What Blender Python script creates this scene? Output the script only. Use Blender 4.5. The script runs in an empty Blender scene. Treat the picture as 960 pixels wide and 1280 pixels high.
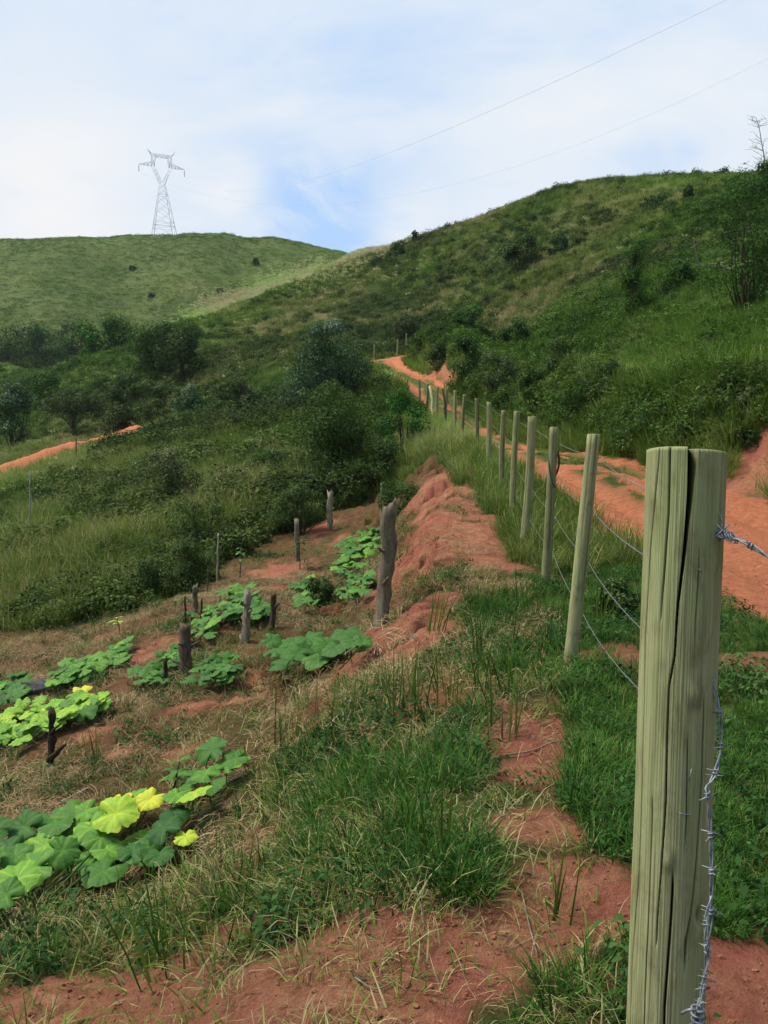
import bpy, math, random
import numpy as np
from math import radians, sin, cos, pi, tan, atan2, hypot

C = bpy.context.scene.collection
SC = bpy.context.scene

# ---------------------------------------------------------------- camera, sky, sun, exposure
EYE = 1.55
FPX = 1005.0                       # focal length in pixels of the 960 x 1280 photograph
PITCH = math.atan(120.0 / FPX)
cam = bpy.data.cameras.new('camera')
cam_ob = bpy.data.objects.new('camera', cam)
C.objects.link(cam_ob)
cam_ob.location = (0, 0, EYE)
cam_ob.rotation_euler = (pi / 2 - PITCH, 0, 0)
cam.sensor_fit = 'VERTICAL'
cam.angle = 2 * math.atan(640.0 / FPX)
cam.clip_start = 0.05
cam.clip_end = 3000
SC.camera = cam_ob

FWD = np.array([0, cos(PITCH), -sin(PITCH)])
UPV = np.array([0, sin(PITCH), cos(PITCH)])
RGT = np.array([1.0, 0, 0])


def ray(px, py):
    return FWD + (px - 480.0) / FPX * RGT + (640.0 - py) / FPX * UPV


def W(px, py, d):
    return np.array([0, 0, EYE]) + d * ray(px, py)


def sky_dir(px, py):
    v = ray(px, py)
    return v / np.linalg.norm(v)


SUN_EL, SUN_AZ = radians(58), radians(-75)      # azimuth from the view direction (+Y), clockwise positive
world = bpy.data.worlds.new('World')
SC.world = world
world.use_nodes = True


class NT:
    """little node-tree writer"""
    def __init__(self, tree, clear=True):
        self.t = tree
        if clear:
            tree.nodes.clear()

    def n(self, typ, ins=None, **props):
        nd = self.t.nodes.new(typ)
        for k, v in props.items():
            setattr(nd, k, v)
        for k, v in (ins or {}).items():
            s = nd.inputs[k]
            if isinstance(v, tuple) and len(v) == 2 and hasattr(v[0], 'outputs'):
                self.t.links.new(v[0].outputs[v[1]], s)
            elif hasattr(v, 'outputs'):
                self.t.links.new(v.outputs[0], s)
            else:
                s.default_value = v
        return nd

    def math(self, op, a, b=0.0, c=None, clamp=False):
        ins = {0: a, 1: b}
        if c is not None:
            ins[2] = c
        return self.n('ShaderNodeMath', ins, operation=op, use_clamp=clamp)

    def mix(self, f, a, b, blend='MIX'):
        nd = self.n('ShaderNodeMix', None, data_type='RGBA', blend_type=blend)
        for idx, v in ((0, f), (6, a), (7, b)):
            s = nd.inputs[idx]
            if isinstance(v, tuple) and len(v) == 2 and hasattr(v[0], 'outputs'):
                self.t.links.new(v[0].outputs[v[1]], s)
            elif hasattr(v, 'outputs'):
                self.t.links.new(v.outputs[0], s)
            else:
                if idx and len(v) == 3:
                    v = (*v, 1)
                s.default_value = v
        return (nd, 2)

    def ramp(self, f, stops, interp='LINEAR'):
        nd = self.n('ShaderNodeValToRGB', {0: f})
        cr = nd.color_ramp
        cr.interpolation = interp
        while len(cr.elements) < len(stops):
            cr.elements.new(0.5)
        for e, (p, c) in zip(cr.elements, stops):
            e.position = p
            if isinstance(c, (int, float)):
                c = (c, c, c)
            e.color = (*c, 1) if len(c) == 3 else c
        return nd

    def noise(self, vec, scale, detail=4, rough=0.55, dist=0.0, out=0):
        ins = {'Scale': scale, 'Detail': detail, 'Roughness': rough, 'Distortion': dist}
        if vec is not None:
            ins['Vector'] = vec
        return (self.n('ShaderNodeTexNoise', ins), out)


w = NT(world.node_tree)
tc = w.n('ShaderNodeTexCoord')
gen = (tc, 'Generated')
sky = w.n('ShaderNodeTexSky', sky_type='NISHITA', sun_disc=False, sun_elevation=SUN_EL,
          sun_rotation=SUN_AZ, altitude=900, air_density=1.0, dust_density=0.6, ozone_density=1.5)
sep = w.n('ShaderNodeSeparateXYZ', {0: gen})
zz = w.math('ADD', w.math('MAXIMUM', (sep, 2), 0.0), 0.16)
pl = w.n('ShaderNodeCombineXYZ', {0: w.math('DIVIDE', (sep, 0), zz), 1: w.math('DIVIDE', (sep, 1), zz), 2: 0.0})
n1 = w.noise(w.n('ShaderNodeVectorMath', {0: pl, 1: (21.3, 14.2, 0.0)}, operation='ADD'), 1.5, 9, 0.58, 0.5)
n2 = w.noise(w.n('ShaderNodeVectorMath', {0: pl, 1: (27.3, 2.1, 4.0)}, operation='ADD'), 0.45, 5, 0.5, 0.6)
cover = w.math('ADD', w.math('MULTIPLY', n1, 1.15), w.math('ADD', w.math('MULTIPLY', n2, 0.6), -0.02))


def blob(px, py, k, amt, wob=0.4):
    """gap or bank of cloud in one direction of the sky (k: tightness), ragged with noise"""
    d = w.n('ShaderNodeVectorMath', {0: gen, 1: tuple(sky_dir(px, py))}, operation='DISTANCE')
    d2 = w.math('ADD', (d, 1), w.math('MULTIPLY', w.math('SUBTRACT', n1, 0.5), wob))
    g = w.math('EXPONENT', w.math('MULTIPLY', w.math('MULTIPLY', d2, d2), -k))
    return w.math('MULTIPLY', g, amt)


for (px, py, k, amt) in SKY_BLOBS if 'SKY_BLOBS' in globals() else [
        (415, 306, 260, -0.30), (335, 280, 400, -0.13), (465, 272, 300, -0.10), (255, 285, 700, -0.08), (285, 250, 900, 0.30), (60, 255, 45, 0.34), (500, 288, 500, 0.22),
        (800, 190, 18, 0.28), (170, 60, 8, -0.03), (850, 60, 9, -0.06)]:
    cover = w.math('ADD', cover, blob(px, py, k, amt))
cmask = w.n('ShaderNodeMapRange', {0: cover, 1: 0.42, 2: 1.02, 3: 0.12, 4: 1.0}, interpolation_type='SMOOTHSTEP')
cloudcol = w.ramp(w.math('MULTIPLY', cover, 0.75), [(0.40, (2.9, 3.75, 4.95)), (0.66, (3.75, 4.35, 5.1)), (0.96, (5.0, 5.0, 5.05))])
blue = w.mix(0.8, sky, (2.3, 3.5, 5.6))
skycol = w.mix(cmask, blue, cloudcol)
bg = w.n('ShaderNodeBackground', {0: skycol, 1: 0.1})
w.n('ShaderNodeOutputWorld', {0: bg})

sun = bpy.data.lights.new('sun', 'SUN')
sun.energy = 3.3
sun.angle = radians(22)
sun.color = (1.0, 0.93, 0.80)
sun_ob = bpy.data.objects.new('sun', sun)
C.objects.link(sun_ob)
sun_ob.rotation_euler = (pi / 2 - SUN_EL, 0, -SUN_AZ + pi)   # shines from azimuth SUN_AZ
sun_ob.location = (-20, 5, 60)

SC.view_settings.view_transform = 'Standard'
SC.view_settings.look = 'None'
SC.view_settings.exposure = 0.9
SC.view_settings.gamma = 1.0
SC.view_settings.use_curve_mapping = False
SC.render.engine = 'CYCLES'
SC.cycles.max_bounces = 4
SC.cycles.diffuse_bounces = 2
SC.cycles.glossy_bounces = 2
SC.cycles.transmission_bounces = 2
SC.cycles.use_denoising = True

# ---------------------------------------------------------------- terrain
rng = np.random.default_rng(7)


def hash2(ix, iy, seed):
    h = (ix.astype(np.int64) * 374761393 + iy.astype(np.int64) * 668265263 + seed * 974634777) & 0x7fffffff
    h = ((h ^ (h >> 13)) * 1274126177) & 0x7fffffff
    h = h ^ (h >> 16)
    return (h & 0xffff) / 65535.0


def vnoise(x, y, seed=0):
    x = np.asarray(x, float)
    y = np.asarray(y, float)
    ix, iy = np.floor(x), np.floor(y)
    fx, fy = x - ix, y - iy
    fx = fx * fx * fx * (fx * (fx * 6 - 15) + 10)
    fy = fy * fy * fy * (fy * (fy * 6 - 15) + 10)
    a, b = hash2(ix, iy, seed), hash2(ix + 1, iy, seed)
    c, d = hash2(ix, iy + 1, seed), hash2(ix + 1, iy + 1, seed)
    return (a * (1 - fx) + b * fx) * (1 - fy) + (c * (1 - fx) + d * fx) * fy


def fbm(x, y, scale, octv=4, seed=0, gain=0.5):
    """0..1-ish fractal noise, feature size about `scale` metres"""
    s, a, t = 0.0, 1.0, 0.0
    x = np.asarray(x, float) / scale
    y = np.asarray(y, float) / scale
    for k in range(octv):
        cs, sn = cos(0.6 * k + seed), sin(0.6 * k + seed)
        s = s + a * vnoise(x * cs - y * sn + 13.7 * k, x * sn + y * cs + 5.1 * k, seed + k)
        t += a
        a *= gain
        x, y = x * 2.03, y * 2.03
    return s / t


def sstep(a, b, x):
    t = np.clip((np.asarray(x, float) - a) / (b - a), 0, 1)
    return t * t * (3 - 2 * t)


PIX = [  # (photo x, photo y, distance): ground the photograph shows
    (100, 1270, 2.9), (300, 1275, 2.5), (480, 1275, 2.2), (700, 1275, 2.05), (930, 1250, 2.1),
    (130, 1110, 4.7), (0, 1150, 4.0), (300, 1100, 3.8), (480, 1100, 3.3), (620, 1090, 3.2), (760, 1120, 2.7),
    (930, 1000, 3.0), (930, 850, 4.6), (250, 960, 5.8), (60, 960, 6.5), (480, 960, 4.6), (620, 960, 4.4), (700, 960, 4.0),
    (400, 880, 6.5), (560, 860, 6.0), (650, 850, 5.6), (715, 815, 5.5), (800, 815, 5.3),
    (200, 860, 8.5), (60, 880, 9), (350, 830, 9), (470, 800, 9.0), (560, 760, 8.5), (610, 740, 8.3), (683, 722, 8),
    (0, 850, 10.5), (150, 780, 12.5), (300, 750, 12.5), (0, 795, 14), (430, 720, 14), (330, 695, 17), (450, 680, 16.5),
    (540, 700, 11.5), (590, 690, 10.2), (560, 600, 17), (520, 640, 17), (545, 582, 20), (440, 640, 20),
    (100, 700, 19), (200, 690, 19), (300, 640, 21), (0, 700, 20), (100, 620, 30), (0, 625, 36), (200, 580, 34), (300, 560, 34),
    (400, 600, 25), (420, 560, 30), (480, 560, 27), (520, 548, 30),
    (0, 597, 44), (80, 570, 49), (168, 545, 55), (0, 580, 60), (60, 560, 62), (100, 540, 70), (200, 520, 70), (0, 540, 85),
    (300, 500, 55), (300, 450, 80), (300, 410, 115), (400, 480, 52), (400, 420, 85), (400, 370, 130), (450, 320, 160),
    (350, 365, 150), (400, 345, 155), (290, 388, 141), (230, 408, 130), (250, 430, 100), (125, 440, 115), (150, 480, 85), (60, 470, 110), (0, 460, 130),
    (0, 430, 220), (100, 430, 220), (200, 420, 230), (300, 400, 240), (0, 360, 270), (150, 350, 280), (300, 345, 280),
    (0, 300, 325), (100, 297, 330), (200, 294, 335), (60, 298, 328), (160, 295, 333), (240, 293, 335), (280, 292, 338), (340, 297, 335), (380, 305, 330), (440, 320, 320),
    (600, 440, 62), (650, 470, 45), (700, 500, 30), (700, 400, 50), (700, 330, 85), (700, 260, 115), (730, 231, 128),
    (800, 400, 38), (800, 480, 26), (800, 330, 62), (800, 270, 90), (800, 225, 118), (900, 400, 30), (900, 480, 19), (900, 330, 50), (900, 270, 72),
    (920, 223, 105), (960, 223, 104), (600, 400, 75), (600, 340, 105), (600, 275, 140), (500, 400, 95), (500, 350, 125),
    (500, 307, 150), (540, 294, 147), (480, 314, 155), (570, 284, 143), (640, 258, 136), (680, 243, 132), (700, 237, 130), (765, 227, 125), (620, 267, 138), (660, 251, 134), (860, 223, 112), (540, 440, 72), (1100, 400, 24), (1100, 300, 55), (1100, 220, 100),
]
XYZ = [  # ground out of sight (relative to the eye height)
    (6.9, 6, -1.2), (7.6, 9, -0.2), (7.5, 13, 0.1), (7.2, 18, .6), (6.9, 24, .8), (6.5, 30, 1.3), (5.9, 38, 2.2), (4.9, 46, 3.6), (4.5, 52, 5.2), (5.5, 58, 6.0),
    (-24, 60, 0.2 - 3), (-40, 170, 6), (-24, 190, 14), (-6, 210, 24), (23, 190, 27), (-55, 150, 3), (60, 190, 30), (90, 170, 30),
    (40, 300, 40), (-10, 420, 52), (-90, 430, 58), (-190, 420, 55), (40, 600, 20), (-200, 620, 20), (150, 300, 25), (300, 200, 20), (300, 450, 20),
    (-300, 300, 50), (-260, 150, 15),
    (30, 10, 9), (60, 20, 22), (40, -20, 12), (12, 0, 2.0), (12, -15, 2.0), (10, 4, 0.6), (7, 1, -1.3), (4, 2, -1.5), (5, -3, -1.55), (2, -2, -1.55),
    (-8, 3, -4.2), (-4, 2, -3.0), (-2, 0.5, -2.1), (-1, 1, -1.75), (0, 0, -1.55), (0.7, 0.8, -1.52), (-12, 10, -4.6), (-12, 16, -4.3), (-30, 20, -6), (-25, 40, -5), (-10, -10, -4.5),
    (-60, 40, -8), (-60, 80, -5), (-120, 100, -3), (0, -3, -1.6), (0, -10, -1.7), (0, -30, -2), (-40, -40, -9), (50, -60, 20), (0, -200, 0), (-200, -150, -10), (200, -150, 30),
]
PTS = np.array([W(a, b, d) - np.array([0, 0, EYE]) for a, b, d in PIX] + [np.array(p, float) for p in XYZ])


def warp(x, y):
    r = np.hypot(x, y) + 1e-9
    L = np.log1p(r / 3.0)
    return x / r * L, y / r * L


def tps_k(d2):
    return 0.5 * d2 * np.log(d2 + 1e-12)


_cu, _cv = warp(PTS[:, 0], PTS[:, 1])
_q = PTS[:, 2] / (np.hypot(PTS[:, 0], PTS[:, 1]) + 3.0)
_n = len(PTS)
_K = tps_k((_cu[:, None] - _cu) ** 2 + (_cv[:, None] - _cv) ** 2) + np.eye(_n) * 2e-4
_P = np.stack([np.ones(_n), _cu, _cv], 1)
_A = np.block([[_K, _P], [_P.T, np.zeros((3, 3))]])
_sol = np.linalg.solve(_A, np.concatenate([_q, np.zeros(3)]))


def base_h(x, y):
    u, v = warp(x, y)
    out = _sol[_n] + _sol[_n + 1] * u + _sol[_n + 2] * v
    for i in range(_n):
        out = out + _sol[i] * tps_k((u - _cu[i]) ** 2 + (v - _cv[i]) ** 2)
    return out * (np.hypot(x, y) + 3.0)


# the dirt road: centre line (x, y, height relative to the eye, half width, verge on its left side)
ROAD = np.array([
    (4.4, -40, -1.9, 1.9, 2.4), (4.5, -8, -1.6, 1.9, 2.4), (4.6, 2, -1.55, 1.8, 2.2), (4.6, 6, -1.6, 1.75, 2.2), (4.6, 10, -1.55, 1.7, 1.8), (4.5, 15, -1.25, 1.65, 1.4),
    (4.15, 20, -1.0, 1.35, 1.2), (3.85, 26, -1.0, 1.1, 1.3), (3.4, 32, -0.6, 1.0, 1.1), (2.85, 37, 0.15, 1.0, 0.9), (2.1, 42, 1.5, 1.2, 0.5), (1.2, 49, 2.5, 1.3, 0.5),
    (0.3, 55, 3.25, 1.4, 0.5), (-0.1, 60, 4.0, 1.5, 0.6), (0.9, 64.5, 4.45, 1.5, 0.8), (3.0, 66.6, 5.1, 1.4, 1.0), (5, 67.6, 5.7, 1.3, 1.0)])


def catmull(P, k=12):
    P = np.asarray(P, float)
    E = np.vstack([2 * P[0] - P[1], P, 2 * P[-1] - P[-2]])
    out = []
    for i in range(1, len(E) - 2):
        p0, p1, p2, p3 = E[i - 1], E[i], E[i + 1], E[i + 2]
        for t in np.linspace(0, 1, k, endpoint=False):
            out.append(0.5 * (2 * p1 + (p2 - p0) * t + (2 * p0 - 5 * p1 + 4 * p2 - p3) * t * t + (3 * p1 - p0 - 3 * p2 + p3) * t ** 3))
    out.append(P[-1])
    return np.array(out)


RC = catmull(ROAD, 10)


def road_near(x, y):
    """signed lateral offset (+ right), height, half width, verge and arc position of the nearest centre-line point"""
    x = np.asarray(x, float).ravel()
    y = np.asarray(y, float).ravel()
    best = np.full(x.shape, 1e9)
    s = np.zeros_like(x)
    h = np.zeros_like(x)
    hw = np.zeros_like(x)
    vg = np.zeros_like(x)
    al = np.zeros_like(x)
    acc = 0.0
    for i in range(len(RC) - 1):
        a, b = RC[i], RC[i + 1]
        dx, dy = b[0] - a[0], b[1] - a[1]
        L2 = dx * dx + dy * dy
        t = np.clip(((x - a[0]) * dx + (y - a[1]) * dy) / L2, 0, 1)
        ex, ey = x - (a[0] + t * dx), y - (a[1] + t * dy)
        d = ex * ex + ey * ey
        m = d < best
        best = np.where(m, d, best)
        sg = np.where(dx * ey - dy * ex > 0, -1.0, 1.0)
        s = np.where(m, sg * np.sqrt(d), s)
        h = np.where(m, a[2] + t * (b[2] - a[2]), h)
        hw = np.where(m, a[3] + t * (b[3] - a[3]), hw)
        vg = np.where(m, a[4] + t * (b[4] - a[4]), vg)
        al = np.where(m, acc + t * math.sqrt(L2), al)
        acc += math.sqrt(L2)
    return s, h, hw, vg, al


LROAD = None      # second stretch of red road on the valley side, set once the ground is known


def seg_dist(x, y, poly):
    best = np.full(np.shape(x), 1e9)
    for a, b in zip(poly[:-1], poly[1:]):
        dx, dy = b[0] - a[0], b[1] - a[1]
        t = np.clip(((x - a[0]) * dx + (y - a[1]) * dy) / (dx * dx + dy * dy), 0, 1)
        best = np.minimum(best, np.hypot(x - a[0] - t * dx, y - a[1] - t * dy))
    return best


def H(x, y, detail=True):
    """height of the ground (world z)"""
    shp = np.shape(x)
    x = np.asarray(x, float).ravel()
    y = np.asarray(y, float).ravel()
    r = np.hypot(x, y)
    z = base_h(x, y)
    if detail:
        far = sstep(25, 120, r)
        z = z + far * ((fbm(x, y, 28, 3, 3) - .5) * 1.1 * sstep(40, 70, r) * (1 - .8 * sstep(80, 110, r)) * (1 - .9 * sstep(190, 260, r)) + (fbm(x, y, 7, 3, 5) - .5) * (0.9 - .75 * sstep(70, 115, r)))
        z = z + (1 - far) * (fbm(x, y, 2.4, 3, 9) - .5) * 0.28 * sstep(3, 9, r)
        z = z + (1 - sstep(10, 40, r)) * ((fbm(x, y, 0.7, 3, 12) - .5) * 0.13 + (fbm(x, y, 0.2, 4, 15, .6) - .5) * 0.085)
    s, h, hw, vg, al = road_near(x, y)
    wl = 1 - sstep(0, 1.6 + 0.02 * r, -s - hw - vg)
    wr = 1 - sstep(0, 1.7, s - hw - 0.1)
    wgt = np.where(s < 0, wl, wr)
    ruts = -0.10 * np.exp(-((np.abs(s) - 0.75) / 0.25) ** 2) + 0.10 * (fbm(x, y, 0.8, 3, 21) - .5) + 0.08 * (fbm(x, y, 0.25, 4, 22, .6) - .5)
    verge = (-0.12 + .2 * sstep(11, 18, y) + 0.3 * np.exp(-((y - 31) / 9) ** 2)) * sstep(0, 0.7, -s - hw) + 0.10 * (fbm(x, y, 0.9, 3, 23) - .5) * sstep(-.2, .4, -s - hw)
    z = z * (1 - wgt) + (h + ruts + verge) * wgt
    if detail:
        bank = sstep(hw - .1, hw + .5, s) * (1 - sstep(hw + 1.6, hw + 3.0, s))
        z = z + bank * ((fbm(x, y, .9, 4, 25, .6) - .5) * .55)
        left = sstep(hw + vg - .1, hw + vg + .4, -s) * (1 - sstep(hw + vg + 1.6, hw + vg + 3.0, -s)) * sstep(5, 8, y) * (1 - sstep(24, 34, y))
        gul = np.abs(fbm(x * 1.0, y * 1.9, 1.0, 3, 27) - .5)
        z = z + left * ((fbm(x, y, .55, 4, 28, .6) - .5) * .42 - .35 * np.exp(-(gul / .05) ** 2))
    if LROAD is not None:
        d = seg_dist(x, y, LROAD)
        z = z + 0.72 * np.exp(-(d / 0.9) ** 2) * (0.85 + 0.3 * fbm(x, y, .8, 3, 31))
    return (z + EYE).reshape(shp)


_ts = 0.8 * 1.0075 ** np.arange(0, 860)


def hit(px, py, lift=0.0):
    """where the line of sight through a photo pixel meets the ground (raised by lift)"""
    v = ray(px, py)
    P = np.array([0, 0, EYE]) + _ts[:, None] * v
    dz = P[:, 2] - H(P[:, 0], P[:, 1]) - lift
    k = np.argmax(dz < 0)
    if not dz[k] < 0:
        k = np.argmin(np.abs(dz) / _ts)
        return P[k], _ts[k]
    if k == 0:
        return P[0], _ts[0]
    f = dz[k - 1] / (dz[k - 1] - dz[k])
    t = _ts[k - 1] + f * (_ts[k] - _ts[k - 1])
    return np.array([0, 0, EYE]) + t * v, t


LROAD_ = np.array([hit(a, b)[0][:2] for a, b in ((-160, 650), (-60, 618), (0, 599), (40, 584), (80, 571), (120, 559), (168, 546))])
LROAD = LROAD_

# ---------------------------------------------------------------- zones of the ground (all in world metres)
GPOLY = np.array([hit(a, b)[0][:2] for a, b in (
    (0, 792), (100, 780), (160, 765), (235, 742), (275, 705), (330, 675), (400, 642), (470, 622), (515, 590), (545, 572), (575, 590), (610, 640),
    (640, 700), (690, 800), (700, 900), (725, 1000), (790, 1130), (820, 1250))] + [np.array(p, float) for p in ((1.0, 0.5), (0.6, -3), (-9, -3), (-11, 9))])


def in_poly(x, y, poly):
    inside = np.zeros(np.shape(x), bool)
    n = len(poly)
    for i in range(n):
        x0, y0 = poly[i]
        x1, y1 = poly[(i + 1) % n]
        c = (y0 > y) != (y1 > y)
        with np.errstate(divide='ignore', invalid='ignore'):
            inside ^= c & (x < (x1 - x0) * (y - y0) / (y1 - y0) + x0)
    return inside


def ground_blobs(lst):
    """(photo x, photo y, half width m, half depth m, strength) -> world ellipses lying on the ground"""
    return [(*hit(a, b)[0][:2], rx, ry, s) for a, b, rx, ry, s in lst]


def blob_sum(x, y, lst):
    out = np.zeros(np.shape(x))
    for cx, cy, rx, ry, s in lst:
        out = np.maximum(out, s * np.exp(-(((x - cx) / rx) ** 2 + ((y - cy) / ry) ** 2)))
    return out


RED = ground_blobs([  # bare red earth
    (548, 615, .6, 2.0, 1.3), (570, 660, .85, 1.5, 1.4), (530, 695, .8, 1.2, 1.2), (600, 690, .55, 1.0, 1.2), (525, 765, .40, .7, 1.3), (478, 808, .5, .8, 1.3), (500, 735, .5, .8, .7), (560, 740, .4, .6, .6),
    (290, 880, .7, .6, .75), (250, 905, .4, .4, .7), (545, 865, .4, .5, .8), (450, 870, .4, .4, .6), (130, 905, .5, .4, .55), (60, 1000, .4, .3, .5), (350, 1040, .3, .25, .5),
    (570, 850, .25, .4, .7), (665, 915, .33, .55, 1.15), (640, 950, .3, .35, .9), (725, 1140, .28, .35, 1.2), (700, 1180, .25, .28, .9),
    (420, 1210, .6, .3, 1.25), (200, 1238, .55, .27, 1.15), (60, 1262, .5, .25, 1.1), (330, 1262, .6, .28, 1.2), (480, 1250, .3, .22, 1.0), (940, 1240, .3, .3, 1.0), (520, 1170, .3, .14, .75), (640, 1130, .2, .12, .6),
    (270, 880, .5, .5, .7), (330, 860, .5, .5, .75), (160, 935, .3, .25, .8), (107, 924, .12, .15, .9), (230, 940, .3, .3, .5), (350, 715, .8, 1.1, .9), (340, 735, .6, .6, .6),
    (430, 680, .5, 1.2, .6), (400, 660, .5, 1.5, .7), (190, 815, .5, .7, .6), (140, 790, .9, .5, .45), (680, 1030, .25, .2, .8), (530, 1085, .18, .2, .7), (300, 1050, .25, .3, .45), (700, 970, .25, .3, .5)])
BANKRED = ground_blobs([(948, 590, .7, .9, 1), (958, 568, .6, .9, .9), (930, 605, .6, .9, .8), (548, 466, .9, 2.5, .9), (556, 478, .8, 2.5, .9)])
LUSH = ground_blobs([  # green grass in and around the garden
    (480, 975, .5, .5, 1.1), (400, 930, .35, .4, .8), (560, 960, .4, .5, .9), (620, 1000, .35, .35, 1.1), (600, 1075, .38, .3, 1.25), (560, 1040, .35, .3, .9), (460, 1040, .5, .35, .75), (340, 980, .4, .5, .7),
    (620, 770, .5, .9, 1.1), (660, 800, .5, .9, 1.2), (620, 830, .3, .6, .8), (700, 880, .35, .7, 1.2), (740, 930, .35, .6, 1.3), (770, 1040, .3, .4, 1.4), (730, 1010, .3, .4, 1.1), (760, 980, .35, .5, 1.3), (600, 900, .25, .45, .7),
    (600, 1240, .3, .22, .95), (560, 1260, .2, .2, .7), (650, 1190, .2, .2, .7), (260, 1180, .2, .14, .75), (100, 1210, .25, .15, .7), (20, 1200, .2, .15, .5), (330, 1110, .4, .25, .5),
    (390, 1080, .4, .3, .7), (220, 1120, .3, .25, .35), (130, 1180, .2, .2, .35), (250, 830, .6, .6, .8), (200, 870, .45, .4, .55), (330, 780, .5, .8, .45), (120, 960, .25, .3, .55), (40, 985, .4, .4, .5),
    (430, 770, .5, .7, .4), (618, 640, .25, 1.4, .8), (560, 720, .4, .6, .45), (460, 850, .3, .4, .4), (750, 850, .4, .8, 1.2)])


def zones(x, y):
    """dict of 0..1 masks for points of the ground"""
    r = np.hypot(x, y)
    s, h, hw, vg, al = [a.reshape(np.shape(x)) for a in road_near(x, y)]
    wob = 0.35 * (0.4 + sstep(3, 15, r))
    jx = (fbm(x, y, 1.1, 3, 41) - .5) * 2 * wob
    jy = (fbm(x, y, 1.1, 3, 44) - .5) * 2 * wob
    garden = in_poly(x + jx, y + jy, GPOLY).astype(float)
    fine = fbm(x, y, 0.35, 3, 51)
    med = fbm(x, y, 1.2, 3, 52)
    edge = (fine - .5) * 0.5 + (med - .5) * 0.5
    road = 1 - sstep(-0.12, 0.16, np.abs(s) - hw + edge * 0.9)
    strip = np.exp(-((s + 0.15) / 0.26) ** 2) * sstep(10, 14, y) * sstep(.42, .5, med + .12)
    strip = np.maximum(strip, sstep(.35,.5,med) * (np.abs(s) < .32) * (y > 17) * (y < 46))
    strip = np.maximum(strip, 0.95 * np.exp(-((s - 0.75) / 0.3) ** 2) * sstep(14, 18, y) * (1 - sstep(40, 50, y)) * sstep(.35, .45, med + .05))
    track = np.clip(road - strip, 0, 1)
    cut = sstep(-0.15, 0.15, s - hw + edge * .5) * (1 - sstep(0.5, 1.5, s - hw + edge * 1.6))      # foot of the cut bank
    cutred = cut * np.maximum(np.exp(-((y - 11.5) / 3.2) ** 2) * 1.2, np.exp(-((y - 48) / 7) ** 2))
    red = np.clip(blob_sum(x, y, RED) * (0.62 + 0.95 * (fine - .5) * 1.6 + .4 * (med - .3)) * 1.25, 0, 1)
    red = sstep(0.28, 0.62, red)
    red = np.clip(red * ((garden > 0) | (r < 3.2)) + sstep(.3, .6, blob_sum(x, y, BANKRED) + edge * .5), 0, 1)
    # small bare spots on the verge between fence and road
    vbare = sstep(.57, .66, fbm(x, y, 0.8, 3, 57)) * (s < 0) * (s > -hw - vg) * (y > 4.5) * (y < 24)
    lr = 1 - sstep(0.8, 1.3, seg_dist(x, y, LROAD) + edge * .5)
    redall = np.clip(np.maximum.reduce([red, track, cutred * .9, vbare * .8, lr]), 0, 1)
    lush = blob_sum(x, y, LUSH)
    right = (1 - garden) * (s < -hw + .1) * (s > -hw - 3.4) * (x > 0) * (r < 40)
    return dict(r=r, s=s, hw=hw, vg=vg, garden=garden, road=road, track=track, red=redall, cut=cut, lush=lush, verge=right, lr=lr, fine=fine, med=med)


# ---------------------------------------------------------------- materials
def new_mat(name):
    m = bpy.data.materials.new(name)
    m.use_nodes = True
    return m, NT(m.node_tree)


def principled(t, col, rough=0.8, bump=None, bstr=0.3, bdist=0.02, spec=0.2, metal=0.0):
    ins = {'Base Color': col, 'Roughness': rough, 'Metallic': metal, 'Specular IOR Level': spec}
    if bump is not None:
        ins['Normal'] = t.n('ShaderNodeBump', {'Height': bump, 'Strength': bstr, 'Distance': bdist})
    b = t.n('ShaderNodeBsdfPrincipled', ins)
    t.n('ShaderNodeOutputMaterial', {0: b})
    return b


def plain(name, col, rough=0.7, metal=0.0, var=0.25, scale=30.0):
    m, t = new_mat(name)
    co = (t.n('ShaderNodeTexCoord'), 'Object')
    f = t.noise(co, scale, 4)
    c = t.ramp(f, [(0.3, tuple(c * (1 - var) for c in col)), (0.7, tuple(min(1, c * (1 + var)) for c in col))])
    principled(t, c, rough, metal=metal)
    return m


def leafy(name, stops, rough=0.6, trans=0.3, nscale=0.25, namt=0.35, tone=0.35, inst=True, patch=None, rnd=0.25, objrand=0.0, spec=.08):
    """leaf and grass material: colour runs along a ramp by plant, by leaf and by place"""
    m, t = new_mat(name)
    pos = (t.n('ShaderNodeNewGeometry'), 'Position')
    a = (t.n('ShaderNodeAttribute', attribute_name='tone', attribute_type='GEOMETRY'), 'Fac')
    v = t.math('MULTIPLY', t.math('SUBTRACT', a, 0.5), tone)
    if inst:
        b = (t.n('ShaderNodeAttribute', attribute_name='tint', attribute_type='INSTANCER'), 'Fac')
        v = t.math('ADD', v, b)
    else:
        v = t.math('ADD', v, 0.5)
    rn = t.math('MULTIPLY', t.math('SUBTRACT', (t.n('ShaderNodeObjectInfo'), 'Random'), 0.5), rnd)
    v = t.math('ADD', v, rn)
    nz = t.math('MULTIPLY', t.math('SUBTRACT', t.noise(pos, nscale, 3), 0.5), namt)
    v = t.math('ADD', v, nz, clamp=True)
    c = t.ramp(v, stops)
    fresh = t.ramp(t.noise(pos, .028, 3, .5), [(.42, 0.0), (.6, 1.0)])
    c = t.mix(fresh, c, t.mix(1.0, c, (.85, 1.18, .75), 'MULTIPLY'))
    d = t.n('ShaderNodeBsdfPrincipled', {'Base Color': c, 'Roughness': max(rough, .7), 'Specular IOR Level': spec})
    tr = t.n('ShaderNodeBsdfTranslucent', {0: c})
    mx = t.n('ShaderNodeMixShader', {0: trans, 1: d, 2: tr})
    t.n('ShaderNodeOutputMaterial', {0: mx})
    return m


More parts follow.
